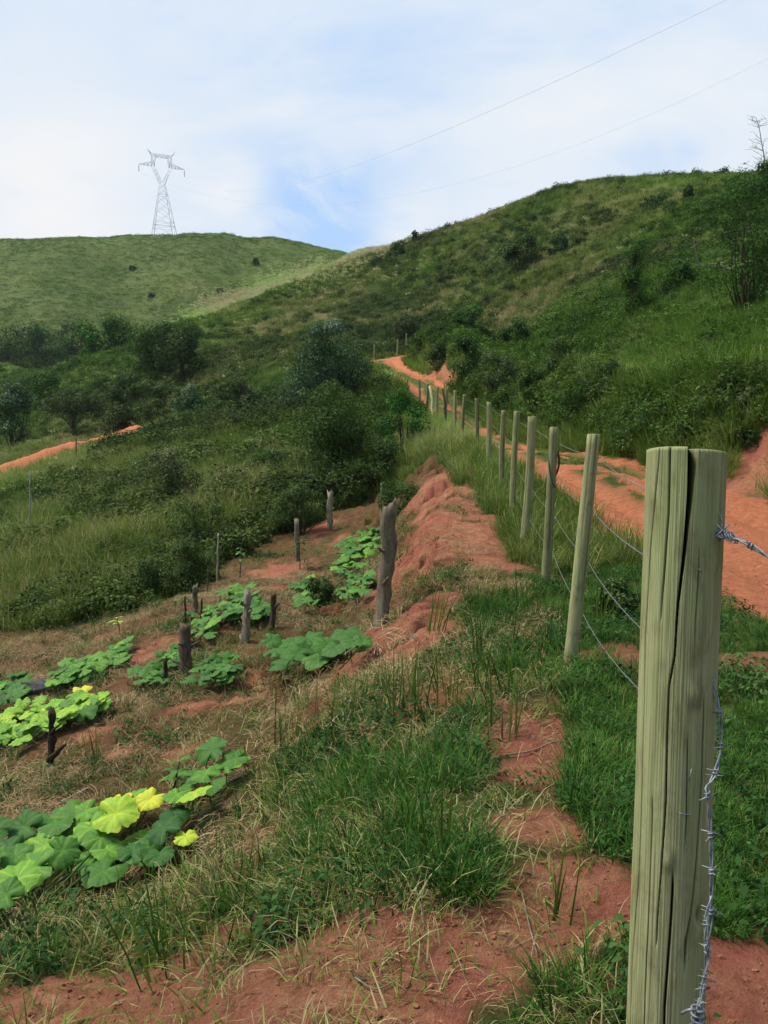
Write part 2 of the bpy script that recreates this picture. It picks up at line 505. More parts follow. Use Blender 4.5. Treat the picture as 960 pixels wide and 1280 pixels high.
M = {}
M['lush'] = leafy('lush_grass', [(0.0, (.012, .034, .008)), (.35, (.026, .082, .013)), (.6, (.055, .14, .022)), (.82, (.12, .19, .04)), (1, (.30, .27, .11))], tone=.5)
M['wild'] = leafy('wild_grass', [(0.0, (.020, .042, .008)), (.3, (.044, .085, .012)), (.5, (.076, .130, .019)), (.7, (.125, .180, .030)), (.86, (.19, .205, .058)), (1, (.34, .30, .15))], tone=.45)
M['straw'] = leafy('dry_straw', [(0.0, (.10, .065, .03)), (.4, (.22, .15, .075)), (.75, (.36, .27, .15)), (1, (.5, .42, .26))], tone=.6, trans=.15)
M['plume'] = leafy('seed_heads', [(0.0, (.10, .12, .04)), (.35, (.27, .26, .11)), (1, (.66, .60, .36))], tone=.6, trans=.3)
M['brush'] = leafy('brush_leaves', [(0.0, (.014, .026, .007)), (.3, (.028, .050, .011)), (.55, (.050, .082, .017)), (.8, (.080, .118, .025)), (1, (.14, .145, .06))], tone=.55, trans=.22)
M['scrub'] = leafy('scrub_leaves', [(0.0, (.018, .038, .008)), (.35, (.045, .085, .014)), (.6, (.085, .135, .024)), (.85, (.15, .19, .045)), (1, (.24, .24, .11))], tone=.6, trans=.25)
M['weed'] = leafy('weed_leaves', [(0.0, (.012, .035, .010)), (.5, (.035, .09, .022)), (1, (.10, .17, .05))], tone=.6)
M['clod'] = None


def ground_material():
    m, t = new_mat('ground_soil')
    pos = (t.n('ShaderNodeNewGeometry'), 'Position')
    ga = t.n('ShaderNodeAttribute', attribute_name='zone_a', attribute_type='GEOMETRY')
    sa = t.n('ShaderNodeSeparateColor', {0: (ga, 'Color')})
    gb = t.n('ShaderNodeAttribute', attribute_name='zone_b', attribute_type='GEOMETRY')
    sb = t.n('ShaderNodeSeparateColor', {0: (gb, 'Color')})
    f1 = t.noise(pos, 9, 6, .65)
    f2 = t.noise(pos, 55, 6, .75)
    f3 = t.noise(pos, 1.3, 4, .6)
    ff = t.math('ADD', t.math('MULTIPLY', f1, .5), t.math('MULTIPLY', f2, .5))
    redc = t.ramp(ff, [(.30, (.11, .045, .024)), (.43, (.29, .118, .062)), (.55, (.43, .195, .108)), (.70, (.54, .31, .195))])
    redc = t.mix(t.ramp(f3, [(.42, 0.0), (.62, .75)]), redc, (.34, .10, .075))
    roadc = t.ramp(ff, [(.30, (.19, .056, .027)), (.44, (.41, .142, .068)), (.55, (.52, .19, .095)), (.7, (.63, .29, .165))])
    redc = t.mix((sa, 1), redc, roadc)
    brown = t.ramp(ff, [(.28, (.045, .02, .010)), (.42, (.125, .050, .026)), (.54, (.20, .085, .045)), (.66, (.26, .145, .08)), (.8, (.36, .26, .16))])
    brown = t.mix(t.ramp(f3, [(.35, 0.0), (.6, .7)]), brown, t.ramp(ff, [(.3, (.03, .04, .013)), (.5, (.07, .085, .025)), (.7, (.16, .15, .06))]))
    c = t.mix((sa, 0), brown, redc)
    # under wild grass: olive litter, broken by patches
    g1 = t.noise(pos, .16, 4, .6)
    g2 = t.noise(pos, 1.6, 5, .7)
    gg = t.math('ADD', t.math('MULTIPLY', g1, .55), t.math('MULTIPLY', g2, .45))
    olive = t.ramp(gg, [(.3, (.028, .050, .012)), (.46, (.060, .095, .020)), (.56, (.095, .13, .03)), (.7, (.16, .17, .06))])
    c = t.mix((sb, 0), c, olive)
    terr = t.noise(t.n('ShaderNodeVectorMath', {0: pos, 1: (.035, .035, 1.1)}, operation='MULTIPLY'), 1.0, 4, .6, .8)
    past = t.ramp(t.math('ADD', t.math('MULTIPLY', t.noise(pos, .05, 5, .65), .45), t.math('ADD', t.math('MULTIPLY', t.noise(pos, .55, 5, .75), .3), t.math('MULTIPLY', terr, .25))),
                  [(.34, (.030, .050, .012)), (.47, (.055, .083, .019)), (.56, (.080, .105, .028)), (.7, (.13, .14, .05))])
    c = t.mix((sb, 1), c, past)
    hgt = t.math('ADD', t.math('MULTIPLY', f1, .6), t.math('MULTIPLY', f2, .4))
    principled(t, c, .95, bump=hgt, bstr=1.0, bdist=.16, spec=.1)
    return m


def set_mesh(name, V, F, mat=None, smooth=False, attrs=None):
    """V (n,3), F list of index arrays/lists or (m,k) array"""
    me = bpy.data.meshes.new(name)
    V = np.asarray(V, np.float32)
    if isinstance(F, np.ndarray):
        k = F.shape[1]
        me.vertices.add(len(V))
        me.vertices.foreach_set('co', V.ravel())
        me.loops.add(F.size)
        me.loops.foreach_set('vertex_index', F.astype(np.int32).ravel())
        me.polygons.add(len(F))
        me.polygons.foreach_set('loop_start', np.arange(0, F.size, k, dtype=np.int32))
        if smooth:
            me.polygons.foreach_set('use_smooth', np.ones(len(F), bool))
        me.update(calc_edges=True)
        me.validate()
    else:
        me.from_pydata([tuple(map(float, v)) for v in V], [], [list(map(int, f)) for f in F])
        if smooth:
            for p in me.polygons:
                p.use_smooth = True
    for an, (typ, dat) in (attrs or {}).items():
        a = me.attributes.new(an, typ, 'POINT')
        a.data.foreach_set('color' if typ == 'FLOAT_COLOR' else ('vector' if typ == 'FLOAT_VECTOR' else 'value'), np.asarray(dat, np.int32 if typ == 'INT' else np.float32).ravel())
    if mat is not None:
        me.materials.append(mat)
    return me


def add_ob(name, me, parent=None, loc=None):
    o = bpy.data.objects.new(name, me)
    C.objects.link(o)
    if parent is not None:
        o.parent = parent
    if loc is not None:
        o.location = loc
    return o


def tag(o, label=None, cat=None, group=None, kind=None):
    for k, v in (('label', label), ('category', cat), ('group', group), ('kind', kind)):
        if v:
            o[k] = v
    return o


# ---------------------------------------------------------------- the ground: one sheet out to the horizon
def build_ground():
    ang = np.radians(np.concatenate([np.arange(-180, -60, 2.5), np.arange(-60, -33, .6), np.arange(-33, 33, .11), np.arange(33, 60, .6), np.arange(60, 180.1, 2.5)]))
    rs = np.concatenate([[0.02, .2], 0.4 * 1.0095 ** np.arange(0, 788)])
    A, R = np.meshgrid(ang, rs)
    x, y = R * np.sin(A), R * np.cos(A)
    z = H(x, y)
    zn = zones(x.ravel(), y.ravel())
    n, m = A.shape
    V = np.stack([x, y, z], -1).reshape(-1, 3)
    i = np.arange((n - 1) * m).reshape(n - 1, m)[:, :-1].ravel()
    F = np.stack([i, i + 1, i + m + 1, i + m], 1)
    r = zn['r']
    wild = np.clip((1 - zn['garden']) * (1 - zn['red']) * sstep(3.0, 4.5, r), 0, 1)
    grassy = np.clip(zn['lush'] * 1.1 - .25, 0, 1) * (1 - zn['red'])
    past = sstep(190, 215, r + 40 * (fbm(x.ravel(), y.ravel(), 30, 2, 61) - .5))
    za = np.stack([zn['red'], np.maximum(zn['road'], zn['lr']), zn['garden'], np.ones_like(r)], 1)
    zb = np.stack([np.maximum(wild, grassy), past, np.zeros_like(r), np.ones_like(r)], 1)
    me = set_mesh('ground', V, F, ground_material(), True, {'zone_a': ('FLOAT_COLOR', za), 'zone_b': ('FLOAT_COLOR', zb)})
    return tag(add_ob('ground', me), kind='structure')


GROUND = build_ground()

# thin air between here and the far hills: one closed box round everything
m, t = new_mat('haze_air')
t.n('ShaderNodeOutputMaterial', {1: t.n('ShaderNodeVolumePrincipled', {'Color': (.80, .88, 1.0, 1), 'Density': .00010})})
zs = [v[2] for v in GROUND.bound_box]
zb = [min(zs) - 1.0, max(max(zs), 125.0) + 4.0]
rb = 720.0
tag(add_ob('haze', set_mesh('haze', [(px, py, pz) for px in (-rb, rb) for py in (-rb, rb) for pz in zb],
                            [(0, 1, 3, 2), (4, 6, 7, 5), (0, 4, 5, 1), (2, 3, 7, 6), (0, 2, 6, 4), (1, 5, 7, 3)], m)), kind='stuff')
print('ground z', min(zs), max(zs))

# ---------------------------------------------------------------- scattered ground cover (instanced; nobody could count it)
PROTO = bpy.data.collections.new('ground_cover_sprigs')     # not linked to the scene


def blades(n, h, spread, width, lean=(.05, .6), droop=.9, seed=0, hv=.5, dry=0.0):
    g = np.random.default_rng(seed)
    a = g.uniform(0, 2 * pi, n)
    rr = spread * np.sqrt(g.uniform(0, 1, n))
    bx, by = rr * np.cos(a), rr * np.sin(a)
    az = a + g.normal(0, 1.0, n)
    L = h * g.uniform(1 - hv, 1, n)
    th0 = g.uniform(lean[0], lean[1], n)
    dr = droop * g.uniform(.3, 1.2, n)
    wv = width * g.uniform(.6, 1.2, n)
    P = np.zeros((n, 7, 3))
    px, py, pz = bx.copy(), by.copy(), np.full(n, -0.03)
    sx, sy = -np.sin(az), np.cos(az)
    ws = [1.0, .85, .55]
    for k in range(4):
        if k:
            th = th0 + dr * ((k - .5) / 3) ** 1.5 * 1.3
            st = L / 3
            px = px + np.sin(th) * np.cos(az) * st
            py = py + np.sin(th) * np.sin(az) * st
            pz = pz + np.cos(th) * st
        if k < 3:
            P[:, 2 * k] = np.stack([px - sx * wv * ws[k] / 2, py - sy * wv * ws[k] / 2, pz], 1)
            P[:, 2 * k + 1] = np.stack([px + sx * wv * ws[k] / 2, py + sy * wv * ws[k] / 2, pz], 1)
        else:
            P[:, 6] = np.stack([px, py, pz], 1)
    tone = g.normal(.5, .22, n)
    tone = np.where(g.uniform(0, 1, n) < dry, 1.4, tone)
    F = []
    for i in range(n):
        b = 7 * i
        F += [[b, b + 1, b + 3, b + 2], [b + 2, b + 3, b + 5, b + 4], [b + 4, b + 5, b + 6]]
    return P.reshape(-1, 3), F, np.repeat(tone, 7)


def litter(n, spread, L, width, seed):
    g = np.random.default_rng(seed)
    V, F, T = [], [], []
    for i in range(n):
        a = g.uniform(0, 2 * pi)
        rr = spread * math.sqrt(g.uniform())
        c = np.array([rr * cos(a), rr * sin(a), g.uniform(.0, .035)])
        d = g.normal(0, 1) * .9
        d = np.array([cos(d), sin(d), g.normal(0, .16)])
        l = L * g.uniform(.3, 1)
        s = np.array([-d[1], d[0], 0]) * width * g.uniform(.6, 1.3) / 2
        bend = np.array([0, 0, g.uniform(-.01, .05)]) + s * g.normal(0, 4)
        b = len(V)
        V += [c - d * l / 2 - s, c - d * l / 2 + s, c + bend - s, c + bend + s, c + d * l / 2 - s * .5, c + d * l / 2 + s * .5]
        F += [[b, b + 1, b + 3, b + 2], [b + 2, b + 3, b + 5, b + 4]]
        T += [g.uniform(0, 1)] * 6
    return np.array(V), F, np.array(T)


def leaf_cloud(lobes, n, size, seed, aspect=.5, up=.5, gap=.0, shell=.55, droop=.25):
    """many leaf-sized folded faces filling the given ellipsoids; returns V, F(quads), tone"""
    g = np.random.default_rng(seed)
    lob = np.array(lobes, float)
    wt = lob[:, 3] * lob[:, 4] + lob[:, 4] * lob[:, 5] + lob[:, 3] * lob[:, 5]
    k = g.choice(len(lob), n, p=wt / wt.sum())
    d = g.normal(0, 1, (n, 3))
    d /= np.linalg.norm(d, axis=1)[:, None]
    rad = shell + (1 - shell) * g.uniform(0, 1, n) ** .7
    rad = rad * (1 + .25 * (np.sin(d[:, 0] * 7 + k) * np.sin(d[:, 1] * 6 + 2 * k) * np.cos(d[:, 2] * 5 + k)))
    inner = g.uniform(0, 1, n) < .22
    rad = np.where(inner, g.uniform(.1, .8, n), rad)
    P = lob[k, :3] + d * rad[:, None] * lob[k, 3:6]
    if gap > 0:
        q = np.sin(P[:, 0] * 5.1 / size * .12 + 1) + np.sin(P[:, 1] * 4.7 / size * .12) + np.sin(P[:, 2] * 5.5 / size * .12 + 2)
        keep = q > -1.5 + gap * 1.5
        P, d, k = P[keep], d[keep], k[keep]
        n = len(P)
    nrm = d + np.array([0, 0, up]) + g.normal(0, .45, (n, 3))
    nrm /= np.linalg.norm(nrm, axis=1)[:, None]
    ax = d + g.normal(0, .6, (n, 3))
    ax[:, 2] -= droop
    ax -= (ax * nrm).sum(1)[:, None] * nrm
    ax /= np.linalg.norm(ax, axis=1)[:, None] + 1e-9
    sd = np.cross(nrm, ax)
    L = size * g.uniform(.55, 1.25, n)[:, None]
    wd = L * aspect * .5
    a = P
    c = P + ax * L - nrm * L * .12
    b = P + ax * L * .45 + sd * wd + nrm * L * .06
    e = P + ax * L * .45 - sd * wd + nrm * L * .06
    V = np.stack([a, b, c, e], 1).reshape(-1, 3)
    F = np.arange(4 * n).reshape(n, 4)
    lt = g.uniform(-.18, .18, len(lob))
    tone = np.clip(.5 + lt[k] + g.normal(0, .18, n), 0, 1)
    return V, F, np.repeat(tone, 4)


def proto(coll, name, VFT, mat):
    V, F, T = VFT
    me = set_mesh(name, V, F, mat, False, {'tone': ('FLOAT', T)})
    o = bpy.data.objects.new(name, me)
    coll.objects.link(o)


def scatter(name, coll, pts, rot, scl, idx, tint):
    """one ground-cover object: points that carry instances of the sprigs in coll"""
    n = len(pts)
    me = bpy.data.meshes.new(name)
    me.vertices.add(n)
    me.vertices.foreach_set('co', np.asarray(pts, np.float32).ravel())
    for an, typ, dat in (('turn', 'FLOAT_VECTOR', rot), ('size', 'FLOAT_VECTOR', scl), ('which', 'INT', idx), ('tint', 'FLOAT', tint)):
        a = me.attributes.new(an, typ, 'POINT')
        a.data.foreach_set('vector' if typ == 'FLOAT_VECTOR' else 'value', np.asarray(dat, np.int32 if typ == 'INT' else np.float32).ravel())
    o = add_ob(name, me)
    tag(o, kind='stuff')
    ng = bpy.data.node_groups.new(name, 'GeometryNodeTree')
    ng.interface.new_socket('Geometry', in_out='INPUT', socket_type='NodeSocketGeometry')
    ng.interface.new_socket('Geometry', in_out='OUTPUT', socket_type='NodeSocketGeometry')
    t = NT(ng)
    gi = t.n('NodeGroupInput')
    ci = t.n('GeometryNodeCollectionInfo', {'Collection': coll, 'Separate Children': True, 'Reset Children': True})
    at = lambda nm, ty: (t.n('GeometryNodeInputNamedAttribute', {'Name': nm}, data_type=ty), 'Attribute')
    ip = t.n('GeometryNodeInstanceOnPoints', {'Points': (gi, 0), 'Instance': (ci, 0), 'Pick Instance': True, 'Instance Index': at('which', 'INT'),
                                              'Rotation': at('turn', 'FLOAT_VECTOR'), 'Scale': at('size', 'FLOAT_VECTOR')})
    t.n('NodeGroupOutput', {0: (ip, 0)})
    md = o.modifiers.new('cover', 'NODES')
    md.node_group = ng
    return o


def polar_points(n, r0, r1, half=36.0, seed=0, power=0.0):
    """random ground points, evenly spread as seen (log radius); power>0 shifts them outward"""
    g = np.random.default_rng(seed)
    u = g.uniform(0, 1, n)
    if power:
        r = (r0 ** power + u * (r1 ** power - r0 ** power)) ** (1 / power)
    else:
        r = r0 * (r1 / r0) ** u
    a = np.radians(g.uniform(-half, half, n))
    return r * np.sin(a), r * np.cos(a), r, g


def finish(name, coll, x, y, g, size, tint, nvar, squash=None, tilt=.18, sink=0.0, tag_label=None):
    n = len(x)
    z = H(x, y) - sink * size
    rot = np.stack([g.normal(0, tilt, n), g.normal(0, tilt, n), g.uniform(0, 2 * pi, n)], 1)
    sc = np.stack([size, size, size * (squash if squash is not None else 1)], 1)
    o = scatter(name, coll, np.stack([x, y, z], 1), rot, sc, g.integers(0, nvar, n), tint)
    print('scatter', name, n)
    return o


def sub(name):
    return bpy.data.collections.new(name)


# --- near grass, green blades
c_lush = sub('lush_sprigs')
for i in range(4):
    proto(c_lush, 'grass_sprig_%s' % 'abcd'[i], blades(34, .24, .07, .0075, (.05, .75), 1.1, 10 + i, dry=.06), M['lush'])
x, y, r, g = polar_points(30000, 1.6, 24, 36, 101, 1.0)
zn = zones(x, y)
bare = 1 - np.clip(zn['red'] * 1.1, 0, 1)
den = np.clip(zn['lush'] * 1.3 - .15, 0, 1) * zn['garden'] * np.clip(.06 + 1.5 * sstep(.43, .58, fbm(x, y, .38, 3, 70) + .12 * (zn['lush'] > .95)), 0, 1)
den = np.maximum(den, .03 * zn['garden'])
vergez = zn['verge'] * (.55 + .6 * (zn['med'] > .45)) + (1 - zn['garden']) * (r < 6.5) * (x > .3) * 1.0
den = np.maximum(den, np.clip(vergez, 0, 1.0))
keep = g.uniform(0, 1, len(x)) < den * bare
x, y, r, z_ = x[keep], y[keep], r[keep], {k: v[keep] for k, v in zn.items()}
sz = g.uniform(.55, 1.15, len(x)) * (.75 + .35 * np.clip(z_['lush'], 0, 1)) * np.where((z_['garden'] < .5) & (r < 7), .8, 1)
tint = .40 + .40 * (fbm(x, y, .9, 3, 71) - .5) + .1 * (z_['garden'] < .5) - .12 * np.clip(z_['lush'] - .9, 0, 1)
finish('grass', c_lush, x, y, g, sz, tint, 4, tilt=.22)

# --- dry straw and stalks lying on the garden soil
c_straw = sub('straw_sprigs')
for i in range(4):
    proto(c_straw, 'straw_sprig_%s' % 'abcd'[i], litter(18, .15, .2, .0038, 30 + i), M['straw'])
x, y, r, g = polar_points(14000, 1.7, 16, 36, 102, 1.0)
zn = zones(x, y)
den = zn['garden'] * (.2 + .8 * sstep(.4, .6, fbm(x, y, .8, 3, 73))) * (1 - .8 * zn['red']) * (.6 + .4 * sstep(2.6, 4.2, r))
keep = g.uniform(0, 1, len(x)) < den
x, y, r = x[keep], y[keep], r[keep]
finish('dry_straw', c_straw, x, y, g, g.uniform(.55, 1.1, len(x)) * (.6 + .5 * sstep(2.5, 6, r)), .42 + .5 * (fbm(x, y, 1.4, 3, 74) - .5), 4, tilt=.15)

# --- low broad-leaved weeds among the straw, and thin dying tufts
c_weed = sub('weed_sprigs')
for i in range(3):
    proto(c_weed, 'weed_sprig_%s' % 'abc'[i], leaf_cloud([(0, 0, .05, .13, .13, .06), (.05, .04, .09, .07, .07, .05)], 60, .038, 50 + i, .45, .9), M['weed'])
x, y, r, g = polar_points(9000, 1.7, 18, 36, 103, 1.0)
zn = zones(x, y)
den = zn['garden'] * sstep(.46, .60, fbm(x, y, .9, 3, 76)) * .38 + .2 * zn['verge'] + .12 * (zn['garden'] < .5) * (r < 7) * (x > .3)
keep = g.uniform(0, 1, len(x)) < den * (1 - zn['red'])
x, y = x[keep], y[keep]
finish('weeds', c_weed, x, y, g, g.uniform(.5, 1.3, len(x)), .45 + .5 * (fbm(x, y, 1.2, 2, 77) - .5), 3)

c_thin = sub('thin_sprigs')
for i in range(3):
    proto(c_thin, 'thin_sprig_%s' % 'abc'[i], blades(16, .20, .09, .006, (.1, 1.1), 1.3, 60 + i, dry=.45), M['wild'])
x, y, r, g = polar_points(14000, 1.7, 17, 36, 104, 1.0)
zn = zones(x, y)
keep = g.uniform(0, 1, len(x)) < zn['garden'] * (1 - .72 * zn['red']) * (.12 + .6 * sstep(.42, .6, fbm(x, y, .7, 3, 78)))
x, y = x[keep], y[keep]
finish('dying_grass', c_thin, x, y, g, g.uniform(.5, 1.3, len(x)), .66 + .6 * (fbm(x, y, 1.1, 2, 79) - .5), 3)

# --- clods and small stones of red earth
m, t = new_mat('earth_clods')
pos = (t.n('ShaderNodeNewGeometry'), 'Position')
principled(t, t.ramp(t.noise(pos, 45, 5, .7), [(.3, (.07, .03, .017)), (.52, (.19, .075, .042)), (.75, (.32, .155, .095))]), .95, bump=t.noise(pos, 90, 4), bstr=.6)
M['clod'] = m


def clod(seed):
    g = np.random.default_rng(seed)
    import bmesh
    bm = bmesh.new()
    bmesh.ops.create_icosphere(bm, subdivisions=2, radius=1)
    V = np.array([v.co[:] for v in bm.verts])
    F = [[v.index for v in f.verts] for f in bm.faces]
    bm.free()
    k = g.normal(0, 1.6, (4, 3))
    V = V * (1 + .28 * np.sin(V @ k.T + g.uniform(0, 6, 4)).mean(1))[:, None] * np.array([1, .8, .6]) * (1 + .12 * g.normal(0, 1, (len(V), 1)))
    return V, F, np.zeros(len(V))


c_clod = sub('clod_lumps')
for i in range(3):
    proto(c_clod, 'clod_lump_%s' % 'abc'[i], clod(80 + i), M['clod'])
x, y, r, g = polar_points(22000, 1.6, 22, 36, 105, .7)
zn = zones(x, y)
keep = g.uniform(0, 1, len(x)) < zn['red'] * (.75 - .35 * zn['track']) + .1 * zn['garden']
x, y = x[keep], y[keep]
finish('soil_clods', c_clod, x, y, g, .003 + .011 * g.uniform(0, 1, len(x)) ** 4, np.full(len(x), .5), 3, sink=-.2)


# --- wild tall grass of the slopes
def wildtint(x, y):
    return .53 + .8 * (fbm(x, y, 14, 3, 91) - .5) + .6 * (fbm(x, y, 2.6, 2, 92) - .5)


c_tall = sub('tall_sprigs')
for i in range(4):
    proto(c_tall, 'tall_sprig_%s' % 'abcd'[i], blades(46, .95, .28, .017, (.02, .5), 1.0, 110 + i, dry=.10), M['wild'])
x, y, r, g = polar_points(62000, 6, 62, 36, 106, .9)
zn = zones(x, y)
open_ = (1 - zn['garden']) * (1 - zn['red']) * (1 - zn['road'])
keepv = (zn['s'] > -zn['hw'] - 2.6) & (zn['s'] < zn['hw'] + .2) & (y < 40)     # verge and road stay short
near_edge = np.clip(seg_dist(x, y, GPOLY) / 2.0, .0, 1)   # lower along the garden edge
dl = seg_dist(x, y, LROAD)
open_ = open_ * ((dl > 6.0) | ((dl > 1.3) & (g.uniform(0, 1, len(x)) < .25)))
keep = (g.uniform(0, 1, len(x)) < open_ * np.where(keepv, 0, 1) * np.where(r < 9, (x > 5.5) * 1.0, 1.0))
x, y, r, ne = x[keep], y[keep], r[keep], near_edge[keep]
sz = g.uniform(.5, 1.15, len(x)) * (.55 + .45 * ne) * (.75 + .5 * fbm(x, y, 4, 2, 94))
finish('tall_grass', c_tall, x, y, g, sz, wildtint(x, y), 4, tilt=.16)

c_hill = sub('hill_sprigs')
for i in range(4):
    proto(c_hill, 'hill_sprig_%s' % 'abcd'[i], blades(44, .85, .65, .05, (.02, .7), .9, 130 + i, dry=.08), M['wild'])
x, y, r, g = polar_points(70000, 48, 205, 36, 107, .6)
zn = zones(x, y)
keep = g.uniform(0, 1, len(x)) < (1 - zn['red']) * (1 - zn['road']) * (1 - (np.abs(zn['s']) < zn['hw'] + .6))
x, y, r = x[keep], y[keep], r[keep]
sz = g.uniform(.5, 1.1, len(x)) * (.55 + .0045 * r)
finish('hill_grass', c_hill, x, y, g, sz, wildtint(x, y) + .28, 4, squash=.8)

c_past = sub('pasture_sprigs')
for i in range(3):
    proto(c_past, 'pasture_sprig_%s' % 'abc'[i], blades(40, .55, 1.2, .13, (.05, .9), .8, 150 + i, dry=.05), M['wild'])
x, y, r, g = polar_points(42000, 190, 400, 34, 108, 1.0)
finish('pasture_grass', c_past, x, y, g, g.uniform(.5, 1.2, len(x)), .47 + .55 * (fbm(x, y, 22, 3, 95) - .5) + .2 * (fbm(x, y, 5, 2, 96) - .5), 3, squash=.75)

# --- pale seed heads on the spur and here and there over the slopes
c_pl = sub('plume_sprigs')
for i in range(3):
    a = blades(9, 1.25, .55, .035, (.02, .3), .5, 170 + i)
    b = leaf_cloud([(g.uniform(-.5, .5), g.uniform(-.5, .5), 1.05 + .2 * g.uniform(), .10, .10, .17) for _ in range(7)], 100, .12, 180 + i, .4, .2)
    V = np.vstack([a[0], b[0]])
    F = a[1] + [[int(q) + len(a[0]) for q in f] for f in b[1]]
    proto(c_pl, 'plume_sprig_%s' % 'abc'[i], (V, F, np.concatenate([a[2] * .3, b[2]])), M['plume'])
RIDGE = np.array([hit(a, b)[0][:2] for a, b in ((235, 402), (290, 384), (350, 361), (400, 341), (450, 324))])
x, y, r, g = polar_points(26000, 30, 190, 36, 109, .7)
e = g.uniform(0, len(RIDGE) - 1, 26000)
k = e.astype(int)
f = (e - k)[:, None]
q = RIDGE[k] * (1 - f) + RIDGE[k + 1] * f + g.normal(0, 1, (26000, 2)) * np.array([4.0, 11.0]) + np.array([1.5, -8.0])
x, y = np.concatenate([x, q[:, 0]]), np.concatenate([y, q[:, 1]])
r = np.hypot(x, y)
d = seg_dist(x, y, RIDGE)
den = 1.0 * np.exp(-(d / 18) ** 2) * (.45 + .55 * sstep(.38, .6, fbm(x, y, 9, 3, 97))) + .05 * sstep(.5, .65, fbm(x, y, 12, 3, 98))
zn = zones(x, y)
keep = g.uniform(0, 1, len(x)) < den * (1 - zn['road'])
x, y, r = x[keep], y[keep], r[keep]
finish('seed_grass', c_pl, x, y, g, g.uniform(.5, 1.0, len(x)) * (.42 + .0032 * r), .55 + .42 * g.uniform(0, 1, len(x)), 3)

# --- undergrowth: low leafy brush that covers the slopes as one mass
c_br = sub('brush_clumps')
for i in range(4):
    lob = [(g.uniform(-.5, .5), g.uniform(-.5, .5), g.uniform(.2, .75), g.uniform(.3, .5), g.uniform(.3, .5), g.uniform(.25, .45)) for _ in range(6)]
    proto(c_br, 'brush_clump_%s' % 'abcd'[i], leaf_cloud(lob, 620, .16, 200 + i, .5, .5, .15), M['brush'])
BRUSH = ground_blobs([  # where the photograph shows dark brush
    (560, 440, 3, 6, .9), (600, 470, 4, 5, 1), (650, 500, 4, 4, 1), (700, 520, 3, 3, .9), (740, 480, 4, 4, .95), (690, 460, 4, 5, .9), (640, 440, 4, 7, .8), (780, 540, 2, 2.5, .9),
    (830, 470, 3, 3.5, .75), (880, 500, 2.5, 2.5, .9), (930, 480, 2.5, 3, .8), (850, 540, 2, 2, .9), (800, 340, 4, 6, .9), (800, 390, 4, 5, .8), (860, 400, 4, 4, .7), (930, 330, 5, 8, .9), (940, 260, 6, 10, 1),
    (655, 312, 6, 9, .9), (640, 330, 5, 8, .7), (500, 420, 7, 9, 1), (480, 380, 5, 12, .7), (460, 440, 6, 8, .8), (510, 320, 5, 10, .8), (640, 290, 4, 6, .5), (560, 350, 5, 10, .4),
    (200, 480, 8, 10, 1), (260, 470, 8, 9, .8), (130, 500, 9, 8, 1), (60, 520, 9, 8, 1), (10, 500, 10, 12, 1), (150, 540, 5, 4, .6), (230, 540, 4, 5, .8), (290, 510, 5, 6, .9), (340, 520, 5, 7, .6), (60, 440, 25, 10, 1), (120, 435, 20, 10, 1), (10, 450, 20, 12, 1), (180, 450, 10, 12, .9), (160, 610, 3, 4, .8), (270, 660, 2, 3, .6), (100, 680, 1.5, 2, .6), (170, 690, 1.5, 2, .7), (300, 620, 2, 3, .5), (50, 700, 1.2, 2, .5), (260, 590, 2.5, 3, .6), (350, 570, 2.5, 3, .6),
    (480, 560, 3, 3.5, 1), (440, 590, 3, 3, 1), (500, 590, 2, 2.5, 1), (400, 590, 2.5, 3, .7), (380, 620, 2, 2, .8), (240, 640, 2.5, 2.5, .9), (210, 600, 2.5, 3, .7), (130, 620, 3, 4, .6),
    (195, 725, 1.3, 1.2, .9), (225, 715, 1.2, 1.2, .9), (330, 640, 2, 2, .7), (20, 640, 3, 4, .5), (560, 570, 1.2, 2, .8),
    (610, 430, 5, 8, .8), (570, 500, 2.5, 4, 1), (620, 520, 2.5, 3.5, 1), (680, 550, 2, 3, 1), (750, 560, 2, 2.5, 1), (830, 560, 1.8, 2.5, .9), (780, 440, 4, 5, .8), (720, 420, 5, 6, .6)])
x, y, r, g = polar_points(130000, 7, 230, 36, 110, .45)
zn = zones(x, y)
den = np.clip(blob_sum(x, y, BRUSH), 0, 1) * (.55 + .45 * sstep(.36, .52, fbm(x, y, 4, 3, 99))) + .42 * sstep(.50, .60, fbm(x, y, 5.5, 3, 100)) * (r > 12) * (r < 75) + .05 * (r > 70) * sstep(.5, .6, fbm(x, y, 9, 3, 100))
ok = (zn['garden'] < .5) * (zn['red'] < .3) * ((zn['s'] > zn['hw'] + .7) | (zn['s'] < -zn['hw'] - 3.2) | ((y > 34) & (zn['s'] < -zn['hw'] - 1.0)))
left = (x < 1) & (r > 21) & (r < 52)
den = np.where((r < 21) & (x < 1), den * .55, den)
keep = g.uniform(0, 1, len(x)) < den * ok * np.where(left, .42, np.clip(r / 32, .12, 1)) * np.where(r > 60, .6, 1)
keep &= seg_dist(x, y, LROAD) > 6.0
x, y, r = x[keep], y[keep], r[keep]
left = (x < 1) & (r > 21) & (r < 52)
sz = g.uniform(.45, 1.05, len(x)) * np.where(left, 1.3, 1) * np.where(r > 170, 3.2, .55 + .008 * r)
finish('undergrowth', c_br, x, y, g, sz, .46 + .8 * (fbm(x, y, 7, 3, 191) - .5) + .5 * (g.uniform(0, 1, len(x)) - .5), 4, squash=.85, sink=.08)

